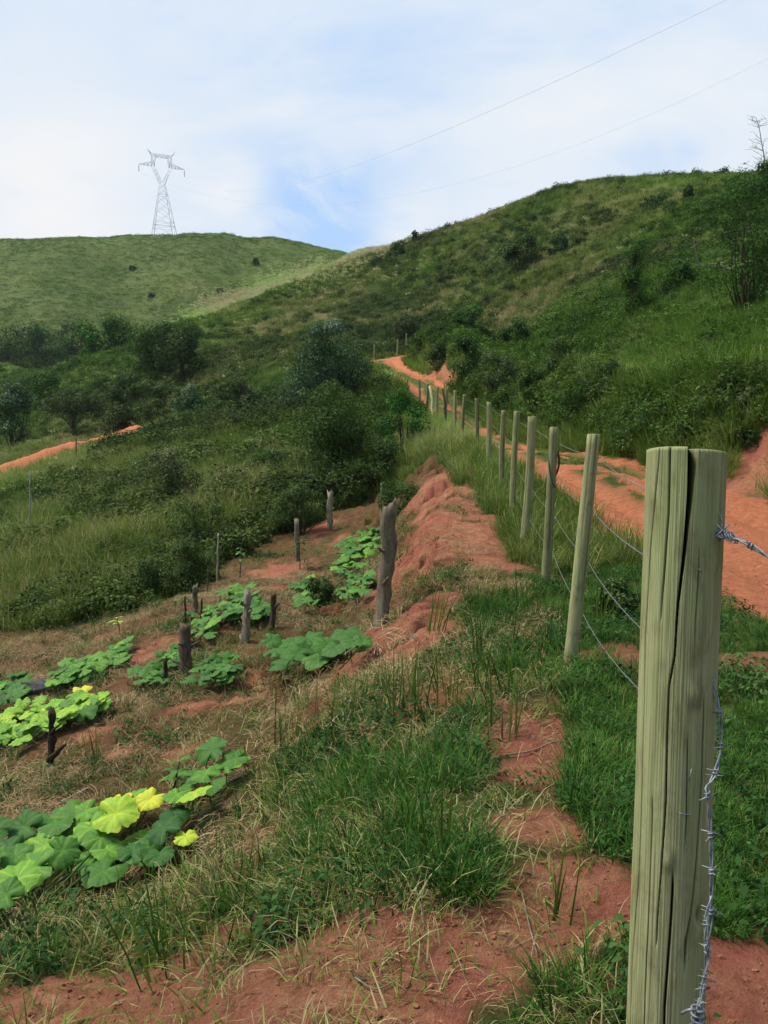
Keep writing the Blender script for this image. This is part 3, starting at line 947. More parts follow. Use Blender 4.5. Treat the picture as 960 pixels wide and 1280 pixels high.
c_sc = sub('scrub_clumps')
for i in range(4):
    lob = [(g.uniform(-.55, .55), g.uniform(-.55, .55), g.uniform(.1, .6), g.uniform(.2, .42), g.uniform(.2, .42), g.uniform(.25, .5)) for _ in range(6)]
    proto(c_sc, 'scrub_clump_%s' % 'abcd'[i], leaf_cloud(lob, 560, .13, 230 + i, .32, .3, .1, droop=-.3), M['scrub'])
x, y, r, g = polar_points(80000, 7, 175, 36, 111, .45)
zn = zones(x, y)
den = .9 * sstep(.42, .56, fbm(x, y, 4, 3, 199)) + .12
ok = (zn['garden'] < .5) * (zn['red'] < .3) * ((zn['s'] > zn['hw'] + .5) | (zn['s'] < -zn['hw'] - 3.0) | ((y > 34) & (zn['s'] < -zn['hw'] - .6)))
keep = g.uniform(0, 1, len(x)) < den * ok * np.clip(r / 42, .12, 1)
keep &= seg_dist(x, y, LROAD) > 4.5
x, y, r = x[keep], y[keep], r[keep]
sz = g.uniform(.35, .9, len(x)) * (.5 + .007 * r)
finish('scrub', c_sc, x, y, g, sz, .5 + .7 * (fbm(x, y, 6, 3, 193) - .5) + .35 * (g.uniform(0, 1, len(x)) - .5), 4, squash=.85, sink=.08)
# rough verge grass between the road and the fence further off
x, y, r, g = polar_points(30000, 9, 60, 25, 112, .9)
zn = zones(x, y)
keep = (g.uniform(0, 1, len(x)) < (1 - zn['red']) * (1 - zn['garden']) * (zn['s'] > -zn['hw'] - 3.0) * (zn['s'] < zn['hw'] + .6) * np.where(np.abs(zn['s']) < zn['hw'], .5, 1))
x, y, r, s_ = x[keep], y[keep], r[keep], zn['s'][keep]
sz = g.uniform(.3, .75, len(x)) * np.where(np.abs(s_) < zn['hw'][keep], .3, .8 + .5 * np.exp(-((y - 30) / 9) ** 2))
finish('verge_grass', c_tall, x, y, g, sz, wildtint(x, y), 4, tilt=.2)

# --- upright coarse stalks of grass standing in the garden
c_stalk = sub('stalk_sprigs')
for i in range(3):
    proto(c_stalk, 'stalk_sprig_%s' % 'abc'[i], blades(12, .5, .10, .011, (.0, .22), .35, 250 + i, dry=.2), M['wild'])
ST = ground_blobs([(550, 890, .3, .35, 1), (510, 880, .25, .3, .8), (600, 850, .15, .5, .8), (620, 790, .2, .6, .8), (340, 950, .25, .3, .6), (80, 1190, .12, .12, .6), (440, 900, .3, .4, .4), (720, 780, .3, .6, .7), (760, 760, .3, .5, .7), (300, 1150, .25, .2, .4), (420, 960, .2, .2, .5)])
x, y, r, g = polar_points(5000, 2.2, 14, 34, 113, 1.0)
zn = zones(x, y)
keep = g.uniform(0, 1, len(x)) < blob_sum(x, y, ST) * .34 + .01 * zn['garden']
x, y = x[keep], y[keep]
finish('stalk_grass', c_stalk, x, y, g, g.uniform(.5, 1.1, len(x)), .42 + .35 * (g.uniform(0, 1, len(x)) - .5), 3, tilt=.1)

# ---------------------------------------------------------------- things: helpers
def rot_to(d):
    """3x3 frame whose third column is direction d"""
    d = np.asarray(d, float)
    d = d / np.linalg.norm(d)
    a = np.array([0, 0, 1.0]) if abs(d[2]) < .9 else np.array([1.0, 0, 0])
    u = np.cross(a, d)
    u /= np.linalg.norm(u)
    return np.stack([u, np.cross(d, u), d], 1)


class MB:
    """collects tubes, boxes and sheets into one mesh"""
    def __init__(self):
        self.V, self.F, self.T = [], [], []

    def add(self, V, F, tone=.5):
        b = len(self.V)
        self.V += [tuple(map(float, v)) for v in V]
        self.F += [[int(i) + b for i in f] for f in F]
        self.T += list(np.broadcast_to(np.asarray(tone, float), (len(V),)))
        return self

    def tube(self, pts, rad, sides=6, cap=True, tone=.5):
        pts = np.asarray(pts, float)
        n = len(pts)
        rad = np.broadcast_to(np.asarray(rad, float), (n,))
        V = []
        R = None
        for i in range(n):
            d = pts[min(i + 1, n - 1)] - pts[max(i - 1, 0)]
            if R is None:
                R = rot_to(d)
            else:
                d = d / (np.linalg.norm(d) + 1e-12)
                u = R[:, 0] - d * (R[:, 0] @ d)
                u /= np.linalg.norm(u) + 1e-12
                R = np.stack([u, np.cross(d, u), d], 1)
            for k in range(sides):
                a = 2 * pi * k / sides
                V.append(pts[i] + rad[i] * (cos(a) * R[:, 0] + sin(a) * R[:, 1]))
        F = []
        for i in range(n - 1):
            for k in range(sides):
                k2 = (k + 1) % sides
                F.append([i * sides + k, i * sides + k2, (i + 1) * sides + k2, (i + 1) * sides + k])
        if cap:
            F.append(list(range(sides))[::-1])
            F.append([(n - 1) * sides + k for k in range(sides)])
        return self.add(V, F, tone)

    def mesh(self, name, mat, smooth=True):
        return set_mesh(name, self.V, self.F, mat, smooth, {'tone': ('FLOAT', self.T)})

    def build(self, name, mat, parent=None, smooth=True, loc=None):
        return add_ob(name, self.mesh(name, mat, smooth), parent, loc)


def empty(name, loc, rz=0.0):
    o = bpy.data.objects.new(name, None)
    C.objects.link(o)
    o.location = tuple(map(float, loc))
    o.rotation_euler = (0, 0, rz)
    return o


def wiggle(p0, p1, n, amp, seed):
    g = np.random.default_rng(seed)
    p0, p1 = np.asarray(p0, float), np.asarray(p1, float)
    t = np.linspace(0, 1, n)[:, None]
    P = p0 * (1 - t) + p1 * t
    off = np.cumsum(g.normal(0, 1, (n, 3)), 0)
    off = off - t * off[-1]
    return P + off * amp * np.linalg.norm(p1 - p0) / math.sqrt(n)


def wood_material(name, dark, mid, light, scale=(60, 60, 2.2), stain=(.10, .075, .03), stain_amt=.5):
    m, t = new_mat(name)
    co = (t.n('ShaderNodeTexCoord'), 'Object')
    v = t.n('ShaderNodeMapping', {'Vector': co, 'Scale': scale})
    oi = (t.n('ShaderNodeObjectInfo'), 'Random')
    v = t.n('ShaderNodeVectorMath', {0: v, 1: t.n('ShaderNodeCombineXYZ', {0: t.math('MULTIPLY', oi, 37.0), 1: 0.0, 2: t.math('MULTIPLY', oi, 11.0)})}, operation='ADD')
    gr = t.noise(v, 1.0, 6, .65, .4)
    fine = t.noise(t.n('ShaderNodeVectorMath', {0: v, 3: 3.5}, operation='SCALE'), 1.0, 4, .7)
    f = t.math('ADD', t.math('MULTIPLY', gr, .65), t.math('MULTIPLY', fine, .35))
    f = t.math('ADD', f, t.math('MULTIPLY', t.math('SUBTRACT', oi, .5), .26))
    c = t.ramp(f, [(.30, dark), (.5, mid), (.68, light)])
    big = t.noise(t.n('ShaderNodeVectorMath', {0: co, 1: (1, 1, .45)}, operation='MULTIPLY'), 16.0, 6, .65, .5)
    hue = t.noise(t.n('ShaderNodeVectorMath', {0: co, 1: (1, 1, .3)}, operation='MULTIPLY'), 9.0, 4, .6)
    c = t.mix(t.ramp(hue, [(.42, 0.0), (.62, .55)]), c, t.mix(1.0, c, (.74, .92, .70), 'MULTIPLY'))
    streak = t.noise(t.n('ShaderNodeVectorMath', {0: v, 1: (4.5, 4.5, .35)}, operation='MULTIPLY'), 1.0, 3, .6)
    c = t.mix(t.ramp(streak, [(.60, 0.0), (.70, .55)]), c, dark)
    c = t.mix(t.math('MULTIPLY', t.ramp(big, [(.50, 0.0), (.66, 1.0)]), stain_amt), c, stain)
    tn = (t.n('ShaderNodeAttribute', attribute_name='tone', attribute_type='GEOMETRY'), 'Fac')
    c = t.mix(t.ramp(tn, [(.5, 0.0), (1.0, 1.0)]), c, tuple(x * .22 for x in stain))
    principled(t, c, .85, bump=f, bstr=.45, bdist=.006, spec=.15)
    return m


M['post'] = wood_material('treated_post_wood', (.095, .095, .047), (.185, .186, .092), (.29, .29, .155))
M['bark'] = wood_material('grey_bark', (.022, .016, .011), (.068, .050, .035), (.15, .125, .09), (34, 34, 7))
M['darkbark'] = wood_material('dark_bark', (.012, .009, .006), (.035, .025, .016), (.075, .055, .038), (30, 30, 5))
M['palebark'] = wood_material('bleached_wood', (.06, .05, .035), (.155, .135, .095), (.30, .275, .215), (40, 40, 5))
M['twig'] = plain('twig_bark', (.06, .045, .03), .85)
M['wire'] = plain('galvanised_wire', (.20, .225, .25), .6, .5, .4, 90)
M['oldwire'] = plain('weathered_wire', (.15, .16, .14), .8, .2, .3, 60)
M['steel'] = plain('pylon_steel', (.55, .60, .68), .6, 0, .1, 2)
M['cable'] = plain('cable_aluminium', (.60, .64, .70), .6, 0, .05, 2)
M['glassy'] = plain('insulator_glaze', (.25, .27, .3), .3)
M['leaf_dark'] = leafy('shrub_leaf_dark', [(0.0, (.012, .026, .006)), (.35, (.026, .054, .012)), (.6, (.046, .084, .019)), (.85, (.08, .125, .032)), (1, (.14, .17, .07))], tone=1.0, inst=False, rnd=.2, trans=.22, rough=.5)
M['leaf_mid'] = leafy('shrub_leaf_mid', [(0.0, (.012, .028, .009)), (.35, (.026, .058, .015)), (.6, (.052, .10, .024)), (.85, (.10, .15, .045)), (1, (.20, .20, .10))], tone=1.0, inst=False, rnd=.25, trans=.25)
M['leaf_grey'] = leafy('shrub_leaf_grey', [(0.0, (.018, .028, .009)), (.35, (.036, .054, .018)), (.6, (.060, .084, .030)), (.85, (.10, .12, .05)), (1, (.18, .18, .11))], tone=1.0, inst=False, rnd=.2, trans=.2)
M['leaf_gloss'] = leafy('shrub_leaf_glossy', [(0.0, (.006, .022, .006)), (.35, (.014, .050, .010)), (.6, (.03, .10, .016)), (.85, (.06, .15, .03)), (1, (.12, .22, .06))], tone=1.0, inst=False, rnd=.1, trans=.2, rough=.35)
M['leaf_silver'] = leafy('shrub_leaf_silver', [(0.0, (.012, .030, .012)), (.35, (.028, .062, .026)), (.6, (.048, .092, .040)), (.85, (.10, .145, .10)), (1, (.26, .30, .24))], tone=1.1, inst=False, rnd=.1, trans=.2, rough=.4)


# ---------------------------------------------------------------- the big split post in front
def front_post():
    d = 1.56
    dr = W(858, 565, d)
    dn = W(831, 1280, d + .06)
    zg = H(np.array([dn[0]]), np.array([dn[1]]))[0]
    ax = (dn - dr) / np.linalg.norm(dn - dr)
    k = (dr[2] - (zg - .35)) / -ax[2]
    base = dr + ax * k
    Lp = k
    R0 = 46.5 / FPX * d
    up = -ax
    tocam = np.array([0, 0, EYE]) - dr
    tocam -= up * (tocam @ up)
    tocam /= np.linalg.norm(tocam)
    right = np.cross(up, tocam)            # +x to the right as seen
    right = -right if right[0] < 0 else right
    nz, na = 330, 420
    hs = np.linspace(0, Lp, nz)            # distance down from the top
    hs = np.concatenate([hs])
    ys = 565 + hs / np.linalg.norm(dn - dr) * 715.0
    cx = 858 - 27 * (ys - 565) / 715.0
    phi = np.linspace(-pi, pi, na, endpoint=False)
    # finer spacing on the seen side
    phi = phi - .55 * np.sin(phi)
    PH, HS = np.meshgrid(phi, hs)
    YS = 565 + HS / np.linalg.norm(dn - dr) * 715.0
    g = np.random.default_rng(5)
    rad = R0 * (1 + .014 * np.sin(3 * PH + 1) + .012 * np.sin(2 * PH - HS * 2.2) + .012 * np.sin(HS * 5 + 1.3) - .02 * np.exp(-((YS - 640) / 70) ** 2) * 0)
    rad += R0 * .02 * (fbm(PH.ravel() * 2 + 20, HS.ravel() * 3, .6, 3, 3).reshape(PH.shape) - .5)
    rad += .0012 * (fbm(PH.ravel() * 30 + 60, HS.ravel() * 2.2, 1, 3, 8).reshape(PH.shape) - .5) * 2
    tone = np.full(PH.shape, .45)
    cracks = [  # photo points down the crack, half width m, depth m
        ([(866, 560), (862, 624), (856, 681), (848, 743), (843.5, 807), (836.5, 844), (834.5, 897), (833.5, 974), (828, 1058), (823, 1117), (821, 1160)], .0052, .062, 1.0),
        ([(838, 560), (836, 640), (827, 748), (826, 770)], .0013, .012, .8),
        ([(824, 568), (812.5, 681), (805.5, 793), (803, 897), (801, 980), (798, 1080), (789, 1200), (786, 1300)], .0011, .012, .9),
        ([(880, 872), (879, 950), (872, 1055), (866, 1110), (859, 1145), (857, 1190)], .0016, .016, .9),
        ([(842, 1085), (838, 1150), (832, 1230), (829, 1330), (828, 1420)], .0018, .018, 1.0),
        ([(860, 920), (859, 1000), (857, 1040)], .0009, .008, .6),
        ([(873, 700), (869, 760), (868, 800)], .0008, .008, .5), ([(815, 1000), (812, 1100), (806, 1230), (804, 1330)], .0008, .008, .5)]
    for pts, wd, dep, tn in cracks:
        py = np.array([p[1] for p in pts], float)
        px = np.array([p[0] for p in pts], float)
        u = (np.interp(YS, py, px) - (858 - 27 * (YS - 565) / 715.0)) / 50.0
        ph0 = np.arcsin(np.clip(u, -.99, .99))
        taper = np.clip((YS - py[0] + 25) / 25, 0, 1) * np.clip((py[-1] - YS) / (120 if dep > .05 else 40), 0, 1)
        wob = (fbm(HS.ravel() * 9, HS.ravel() * 0 + dep * 100, 1, 3, 4).reshape(PH.shape) - .5) * .02
        if dep > .05:                      # the wide split, open at the top
            wd_ = wd * (.28 + 1.2 * np.exp(-(YS - 565) / 70.0))
        else:
            wd_ = wd * np.ones_like(YS)
        q = np.abs(PH - ph0 - wob) * R0 / wd_
        prof = np.clip(1.25 - q, 0, 1) ** .6 if dep > .05 else np.exp(-q ** 2)
        rad = rad - dep * taper * prof
        tone = np.maximum(tone, .45 + .55 * taper * np.exp(-(q * .85) ** 2) * tn)
    # knots
    for kx, ky, kr, amp in ((868, 848, .013, .007), (836, 1050, .011, .005), (822, 775, .02, .0), (828, 820, .016, .0), (876, 1118, .012, -.007), (843, 600, .012, .0)):
        u = (kx - (858 - 27 * (ky - 565) / 715.0)) / 50.0
        hh = (ky - 565) / 715.0 * np.linalg.norm(dn - dr)
        e = ((PH - math.asin(u)) * R0 / kr) ** 2 + ((HS - hh) / (kr * 1.9)) ** 2
        rad = rad + amp * np.exp(-e)
        tone = np.maximum(tone, .45 + (.22 if amp > 0 else .30 if amp < 0 else .16) * np.exp(-(np.sqrt(e) - (.9 if amp > 0 else 0)) ** 2 * 2.0))
    topcut = .0012 * np.sin(PH * 2 + .6) + .0015 * np.sign(np.sin(PH - .15)) - .0062 * np.cos(PH)
    frame = np.stack([right, tocam], 1)
    dirs = np.sin(PH)[..., None] * right + np.cos(PH)[..., None] * tocam
    P = dr + ax * (HS + topcut * np.exp(-HS / .05))[..., None] + dirs * rad[..., None]
    V = P.reshape(-1, 3)
    i = np.arange(nz * na).reshape(nz, na)
    j = np.roll(i, -1, 1)
    F = np.stack([i[:-1], i[1:], j[1:], j[:-1]], -1).reshape(-1, 4)
    # sawn top: rings towards the heart
    rings = [.985, .9, .6, .3, .02]
    Vt = []
    for f in rings:
        off = .004 * (f > .95) + .001
        Vt.append(dr + ax * (topcut[0] * (f if f < .9 else 1) - (.0012 if f < .98 else 0))[:, None] + dirs[0] * (rad[0] * f)[:, None])
    Vt = np.concatenate(Vt)
    n0 = len(V)
    V2 = np.concatenate([V, Vt])
    ids = [i[0]] + [n0 + k * na + np.arange(na) for k in range(len(rings))]
    Ft = [np.stack([a, np.roll(a, -1), np.roll(b_, -1), b_], -1) for a, b_ in zip(ids[:-1], ids[1:])]
    F = np.concatenate([F] + Ft)
    tone = np.concatenate([tone.ravel(), np.full(len(Vt), .4)])
    V2 = V2 - base
    # object axes along the post so that the grain runs lengthwise
    Rm = np.stack([right, -tocam, up], 1)
    o = add_ob('fence_post', set_mesh('fence_post', V2 @ Rm, F, M['post'], True, {'tone': ('FLOAT', tone)}), None, tuple(base))
    import mathutils
    o.rotation_euler = mathutils.Matrix(Rm.tolist()).to_euler()
    tag(o, 'thick split fence post in front, deep dark crack down from its sawn top', 'fence post', 'wooden fence posts beside the dirt road')
    for sx, sy, dx, dy in ((861, 961, 3, -14), (850, 1001, 13, 2), (872, 705, 4, 3)):
        p = W(sx, sy, d + .02)
        q = W(sx + dx, sy + dy, d + .02)
        h_ = (p - dr) @ ax
        def surf(p):
            h_ = (p - dr) @ ax
            c_ = dr + ax * h_
            v = p - c_
            u = (v @ right) / R0
            return c_ + right * u * R0 + tocam * R0 * math.sqrt(max(.01, 1 - u * u)) * 1.015
        a_, b_ = surf(p), surf(q)
        st = MB().tube([a_ - tocam * .01 - base, a_ + tocam * .002 - base, (a_ + b_) / 2 + tocam * .003 - base, b_ + tocam * .002 - base, b_ - tocam * .01 - base], .0011, 5)
        st.V = [tuple(np.asarray(v) @ Rm) for v in st.V]
        st.build('staple', M['wire'], o)
    return base, dr, R0


M_BASE, M_TOP, M_R = front_post()

# ---------------------------------------------------------------- the other fence posts
POSTS = [  # top px, top py, foot px, distance, thickness m, label
    (742, 543, 714, 815, 5.5, .094, 'leaning fence post with a dark hole halfway up, next behind the thick split one'),
    (693, 534, 682, 722, 8.0, .092, 'fence post with a twisted dry vine tied round its upper half'),
    (665, 521, 652, 697, 9.8, .108, 'pale yellowish leaning fence post just behind the one with the vine'),
    (646, 514, 640, 660, 11.9, .090, 'slim grey fence post close behind the pale leaning one'),
    (630, 513, 628, 622, 14.0, .095, 'fifth post behind the thick split one, upright above the red earth slope'),
    (611, 503, 610, 592, 17.0, .115, 'sixth post behind the thick split one, broad and upright with pale wood'),
    (596, 498, 597, 572, 20.0, .10, 'seventh post behind the thick split one, half sunk in weeds'),
    (581, 493, 578, 556, 23.0, .11, 'eighth post behind the thick split one, straight and pale'),
    (569, 488, 569, 545, 26.0, .11, 'ninth post behind the thick split one, straight beside the bush'),
    (559, 485, 556, 545, 29.0, .11, 'tenth post behind the thick split one, with a dark brace leaning on it'),
    (547, 483, 547, 530, 32.0, .10, 'eleventh post behind the thick split one, short behind the braced one'),
    (535, 480, 535, 522, 35.0, .11, 'post right behind the slanting brace at the glossy bush'),
    (524, 475, 524, 505, 38.0, .10, 'short post just left of the slanting brace, against the red road'),
    (509, 473, 509, 500, 42.0, .10, 'post at the foot of the road bend, third before the corner post'),
    (497, 473, 497, 500, 46.0, .10, 'small post above the glossy bush, second before the corner post'),
    (487, 466, 487, 492, 50.0, .10, 'small post next to the corner post at the bend of the road'),
    (477, 464, 477, 488, 54.0, .10, 'thin post right of the corner post at the bend of the road'),
    (467, 454, 466, 482, 57.0, .15, 'corner fence post at the outer bend of the red road'),
    (497, 424, 496, 450, 66.0, .13, 'first post above the road bend, tall at the red verge'),
    (508, 417, 508, 438, 70.0, .12, 'second post above the road bend, in bright grass'),
    (519, 418, 519, 436, 73.0, .12, 'third post above the road bend, low in the grass'),
    (534, 417, 534, 434, 76.0, .12, 'last fence post above the road bend, near dark bushes'),
    (468, 431, 467, 452, 62.0, .10, 'thin far post on the slope left above the corner post')]


def post_mesh(seed, Lp, rad, lean):
    g = np.random.default_rng(seed)
    nz, na = 26, 20
    hs = np.linspace(0, 1, nz)
    ph = np.linspace(0, 2 * pi, na, endpoint=False)
    PH, HS = np.meshgrid(ph, hs)
    r = rad * (1.05 - .10 * HS) * (1 + .03 * np.sin(2 * PH + g.uniform(0, 6)) + .025 * np.sin(3 * PH + HS * 5 + g.uniform(0, 6)) + .02 * np.sin(HS * 9 + g.uniform(0, 6)))
    tone = np.full(PH.shape, .45)
    for k in range(3):
        p0 = g.uniform(0, 2 * pi) + .25 * np.sin(HS * 3 + k)
        q = np.exp(-((np.angle(np.exp(1j * (PH - p0)))) / .16) ** 2) * np.clip((HS - g.uniform(0, .5)) * 4, 0, 1)
        r -= rad * .10 * q
        tone = np.maximum(tone, .45 + .4 * q)
    bow = .5 * rad * np.sin(HS * pi) * g.uniform(-1, 1)
    P = np.stack([r * np.cos(PH) + bow + lean[0] * HS, r * np.sin(PH) + lean[1] * HS, HS * Lp + .03 * rad * np.cos(PH + k)], -1)
    V = P.reshape(-1, 3)
    i = np.arange(nz * na).reshape(nz, na)
    F = []
    for a in range(nz - 1):
        for b in range(na):
            c = (b + 1) % na
            F.append([i[a, b], i[a, c], i[a + 1, c], i[a + 1, b]])
    # worn, slightly rounded top
    n0 = len(V)
    ctr = V[i[-1]].mean(0)
    in1 = ctr + (V[i[-1]] - ctr) * .88 + np.array([0, 0, .06 * rad])
    V = np.vstack([V, in1, ctr + np.array([0, 0, .08 * rad])])
    for b in range(na):
        c = (b + 1) % na
        F.append([i[-1, b], i[-1, c], n0 + c, n0 + b])
        F.append([n0 + b, n0 + c, n0 + na])
    return V, F, np.concatenate([tone.ravel(), np.full(na + 1, .48)])


POST_TOPS = [(M_TOP, M_BASE, M_R)]
for k, (tx, ty, bx, by, d, th, lab) in enumerate(POSTS):
    top = W(tx, ty, d)
    ft = W(bx, by, d + (by - ty) / FPX * d * sin(PITCH))
    zg = H(np.array([ft[0]]), np.array([ft[1]]))[0]
    f = (top[2] - zg) / max(.2, top[2] - ft[2])
    zb = min(zg, ft[2]) - .25
    dirv = (ft - top) / (top[2] - ft[2])
    base = top + dirv * (top[2] - zb)
    V, F, T = post_mesh(300 + k, top[2] - base[2], th / 2, (top - base)[:2])
    o = add_ob('fence_post', set_mesh('fence_post', V, F, M['post'], True, {'tone': ('FLOAT', T)}), None, tuple(base))
    tag(o, lab, 'fence post', 'wooden fence posts beside the dirt road')
    POST_TOPS.append((top, base, th / 2))
    print('post', k, 'height above ground %.2f' % (top[2] - zg))

# brace leaning at the tenth post, and the slanting one beside the bush
for (a, b, r, lab, mt) in (((537, 483, 31.5), (545, 545, 30.0), .05, 'slanting pale fence brace beside the glossy bush', 'post'),
                           ((553, 486, 28.8), (561, 525, 28.2), .035, 'dark crooked stick leaning on a fence post behind the bush', 'darkbark')):
    p0, p1 = W(*a), W(*b)
    p1[2] = min(p1[2], H(np.array([p1[0]]), np.array([p1[1]]))[0]) - .1
    o = MB().tube(wiggle(p1 - p1, p0 - p1, 8, .03, 4), [r] * 8, 8).build('fence_brace', M[mt], None, True, tuple(p1))
    tag(o, lab, 'brace')

# ---------------------------------------------------------------- barbed wire
def barbed(mb, pts, rad, pitch=.13, blen=.02, twist=True, seed=0, sides=5):
    g = np.random.default_rng(seed)
    pts = np.asarray(pts, float)
    seg = np.linalg.norm(np.diff(pts, axis=0), axis=1)
    cum = np.concatenate([[0], np.cumsum(seg)])
    n = max(4, int(cum[-1] / (.014 if twist else .12)))
    ts = np.linspace(0, cum[-1], n)
    P = np.stack([np.interp(ts, cum, pts[:, i]) for i in range(3)], 1)
    if twist:
        for ph in (0, pi):
            Q = []
            for i in range(n):
                R = rot_to(P[min(i + 1, n - 1)] - P[max(i - 1, 0)])
                a = ts[i] / .011 * .55 + ph
                Q.append(P[i] + rad * .9 * (cos(a) * R[:, 0] + sin(a) * R[:, 1]))
            mb.tube(Q, rad * .62, sides)
    else:
        mb.tube(P, rad, 4)
    if pitch:
        s = g.uniform(0, pitch)
        while s < cum[-1]:
            p = np.array([np.interp(s, cum, pts[:, i]) for i in range(3)])
            i = min(len(seg) - 1, np.searchsorted(cum, s, side='right') - 1)
            R = rot_to(pts[i + 1] - pts[i])
            for q in range(2):
                a = g.uniform(0, 2 * pi)
                dv = cos(a) * R[:, 0] + sin(a) * R[:, 1]
                e = R[:, 2] * (.004 if q else -.004)
                mb.tube([p - dv * blen + e - R[:, 2] * .004, p + e, p + dv * blen + e + R[:, 2] * .004], [rad * .25, rad * .5, rad * .25], 4)
            # wrap
            if twist:
                w_ = [p + R[:, 2] * (t_ - .5) * .014 + rad * 1.7 * (cos(t_ * 4 * pi) * R[:, 0] + sin(t_ * 4 * pi) * R[:, 1]) for t_ in np.linspace(0, 1, 13)]
                mb.tube(w_, rad * .5, 4)
            s += pitch * g.uniform(.8, 1.2)
    return mb


def clear(p, up=.02):
    return p


STR = [(652, (752, 570)), (745, (750, 633)), (868, (733, 690)), (948, (728, 752))]
FR = [.10, .33, .55, .78]
for k in range(4):
    side = np.array([.03, 0, 0])
    pm = W(893, STR[k][0], 1.56) + np.array([.002, 0, 0])
    pts = [pm]
    for j in range(1, 19):
        top, base, th = POST_TOPS[j]
        zg = H(np.array([base[0]]), np.array([base[1]]))[0]
        hgt = min(top[2] - zg, 1.6)
        p = top + (base - top) * (FR[k] * hgt / (top[2] - base[2]))
        p = p + np.array([th + .004, 0, 0])
        q0 = pts[-1]
        sag = .012 * np.linalg.norm(p - q0) * (1 + .5 * k)
        for t_ in np.linspace(0, 1, 9)[1:]:
            q = q0 * (1 - t_) + p * t_
            q[2] -= sag * 4 * t_ * (1 - t_) * .5
            pts.append(q)
    pts = np.array(pts)
    near = pts[pts[:, 1] < 10]
    mb = MB()
    barbed(mb, pts[:9], .0017, .12, .012, False, 10 + k)
    barbed(mb, pts[8:49], .0020, .13, .014, False, 20 + k)
    barbed(mb, pts[48:], .0026, 0, .02, False, 30 + k)
    o = mb.build('barbed_wire', M['oldwire'])
    tag(o, ('topmost strand of barbed wire along the row of fence posts', 'second strand from the top of the barbed wire fence', 'third strand from the top of the barbed wire fence',
            'lowest strand of barbed wire, running through the grass between the posts')[k], 'barbed wire', 'barbed wire strands of the fence')

# loose wire hanging down the near post, with its tangle at the foot
pt = [(887, 846, 1.53), (893, 862, 1.53), (899, 890, 1.52), (901, 915, 1.52), (899, 945, 1.51), (894, 966, 1.5), (886, 981, 1.49), (882, 984, 1.475), (884, 992, 1.475), (887, 1020, 1.475), (889, 1060, 1.475), (889.5, 1090, 1.475), (889, 1120, 1.475),
      (888, 1150, 1.475), (885, 1180, 1.475), (882, 1210, 1.48), (878, 1240, 1.48), (872, 1262, 1.47), (868, 1290, 1.47), (866, 1340, 1.47)]
mb = barbed(MB(), catmull([W(*p) for p in pt], 6), .0030, .062, .017, True, 3)
mb2 = barbed(MB(), catmull([W(*p) for p in ((889, 1120, 1.47), (882, 1150, 1.465), (881, 1175, 1.46), (886, 1195, 1.465), (880, 1225, 1.46), (876, 1250, 1.455), (880, 1275, 1.46), (872, 1300, 1.46))], 6), .0022, .05, .014, True, 4)
mb.add(mb2.V, mb2.F)
loop = [W(852 + 24 * t_ , 1267 - 5 * sin(t_ * pi), 1.475 - .03 * sin(t_ * pi)) for t_ in np.linspace(0, 1, 10)]
mb.tube(loop, .0026, 6)
for t_ in range(3):
    c0 = W(872, 1262 + 7 * t_, 1.46)
    mb.tube([c0 + .011 * np.array([cos(a), sin(a) * .8, .25 * sin(a * .5)]) for a in np.linspace(0, 2 * pi, 14)], .0022, 5)
o = mb.build('barbed_wire', M['wire'])
tag(o, 'loose galvanised barbed wire hanging down the side of the thick split post', 'barbed wire')

# the wire tied off on the near post and led away to the right
rt = [(892, 664, 1.52), (900, 668, 1.50), (912, 673, 1.485), (925, 675, 1.47), (938, 682, 1.455), (950, 689, 1.44), (962, 698, 1.43), (1000, 725, 1.39), (1080, 770, 1.33), (1200, 830, 1.25)]
mb = barbed(MB(), catmull([W(*p) for p in rt], 6), .0032, .058, .015, True, 8)
g = np.random.default_rng(6)
for q in range(7):
    c0 = W(900 + q * 3.0, 665 + q * 1.4, 1.50 - .004 * q)
    a0 = g.uniform(0, 6)
    tl = g.normal(0, .5, 3)
    mb.tube([c0 + (.007 + .004 * g.uniform()) * np.array([.7 * cos(a + a0), .7 * sin(a + a0), .9 * sin(a + a0 + tl[0])]) for a in np.linspace(0, 5.5, 12)], .0017, 5)
for a, b in (((899, 640, 1.5), (904, 666, 1.5)), ((893, 672, 1.49), (912, 655, 1.48)), ((896, 655, 1.49), (909, 676, 1.49)), ((903, 655, 1.48), (899, 676, 1.5))):
    mb.tube([W(*a), (W(*a) + W(*b)) / 2 + np.array([.002, 0, .002]), W(*b)], [.0008, .0017, .0017], 5)
o = mb.build('barbed_wire', M['wire'])
tag(o, 'knotted barbed wire tied near the top of the thick split post', 'barbed wire')

# dry vine twisted on the third post
mb = MB()
t3, b3, th3 = POST_TOPS[2]
axd = (b3 - t3) / np.linalg.norm(b3 - t3)
for q in range(5):
    g = np.random.default_rng(40 + q)
    h0, h1 = g.uniform(.12, .3), g.uniform(.55, .75)
    ph = g.uniform(0, 6)
    P = [t3 + axd * (h0 + (h1 - h0) * t_) + (th3 + .012 + .02 * math.sin(t_ * 3 + q)) * np.array([cos(ph + 2.6 * t_), sin(ph + 2.6 * t_), 0]) for t_ in np.linspace(0, 1, 12)]
    P += [P[-1] + np.array([g.uniform(-.12, .02), g.uniform(-.1, .1), g.uniform(-.12, .08)])]
    mb.tube(P, np.linspace(.009, .004, len(P)), 5)
o = mb.build('vine', M['bark'])
tag(o, 'dry brown vine twisted round the upper half of a fence post', 'vine')

# ---------------------------------------------------------------- shrubs and trees
_shape = {}


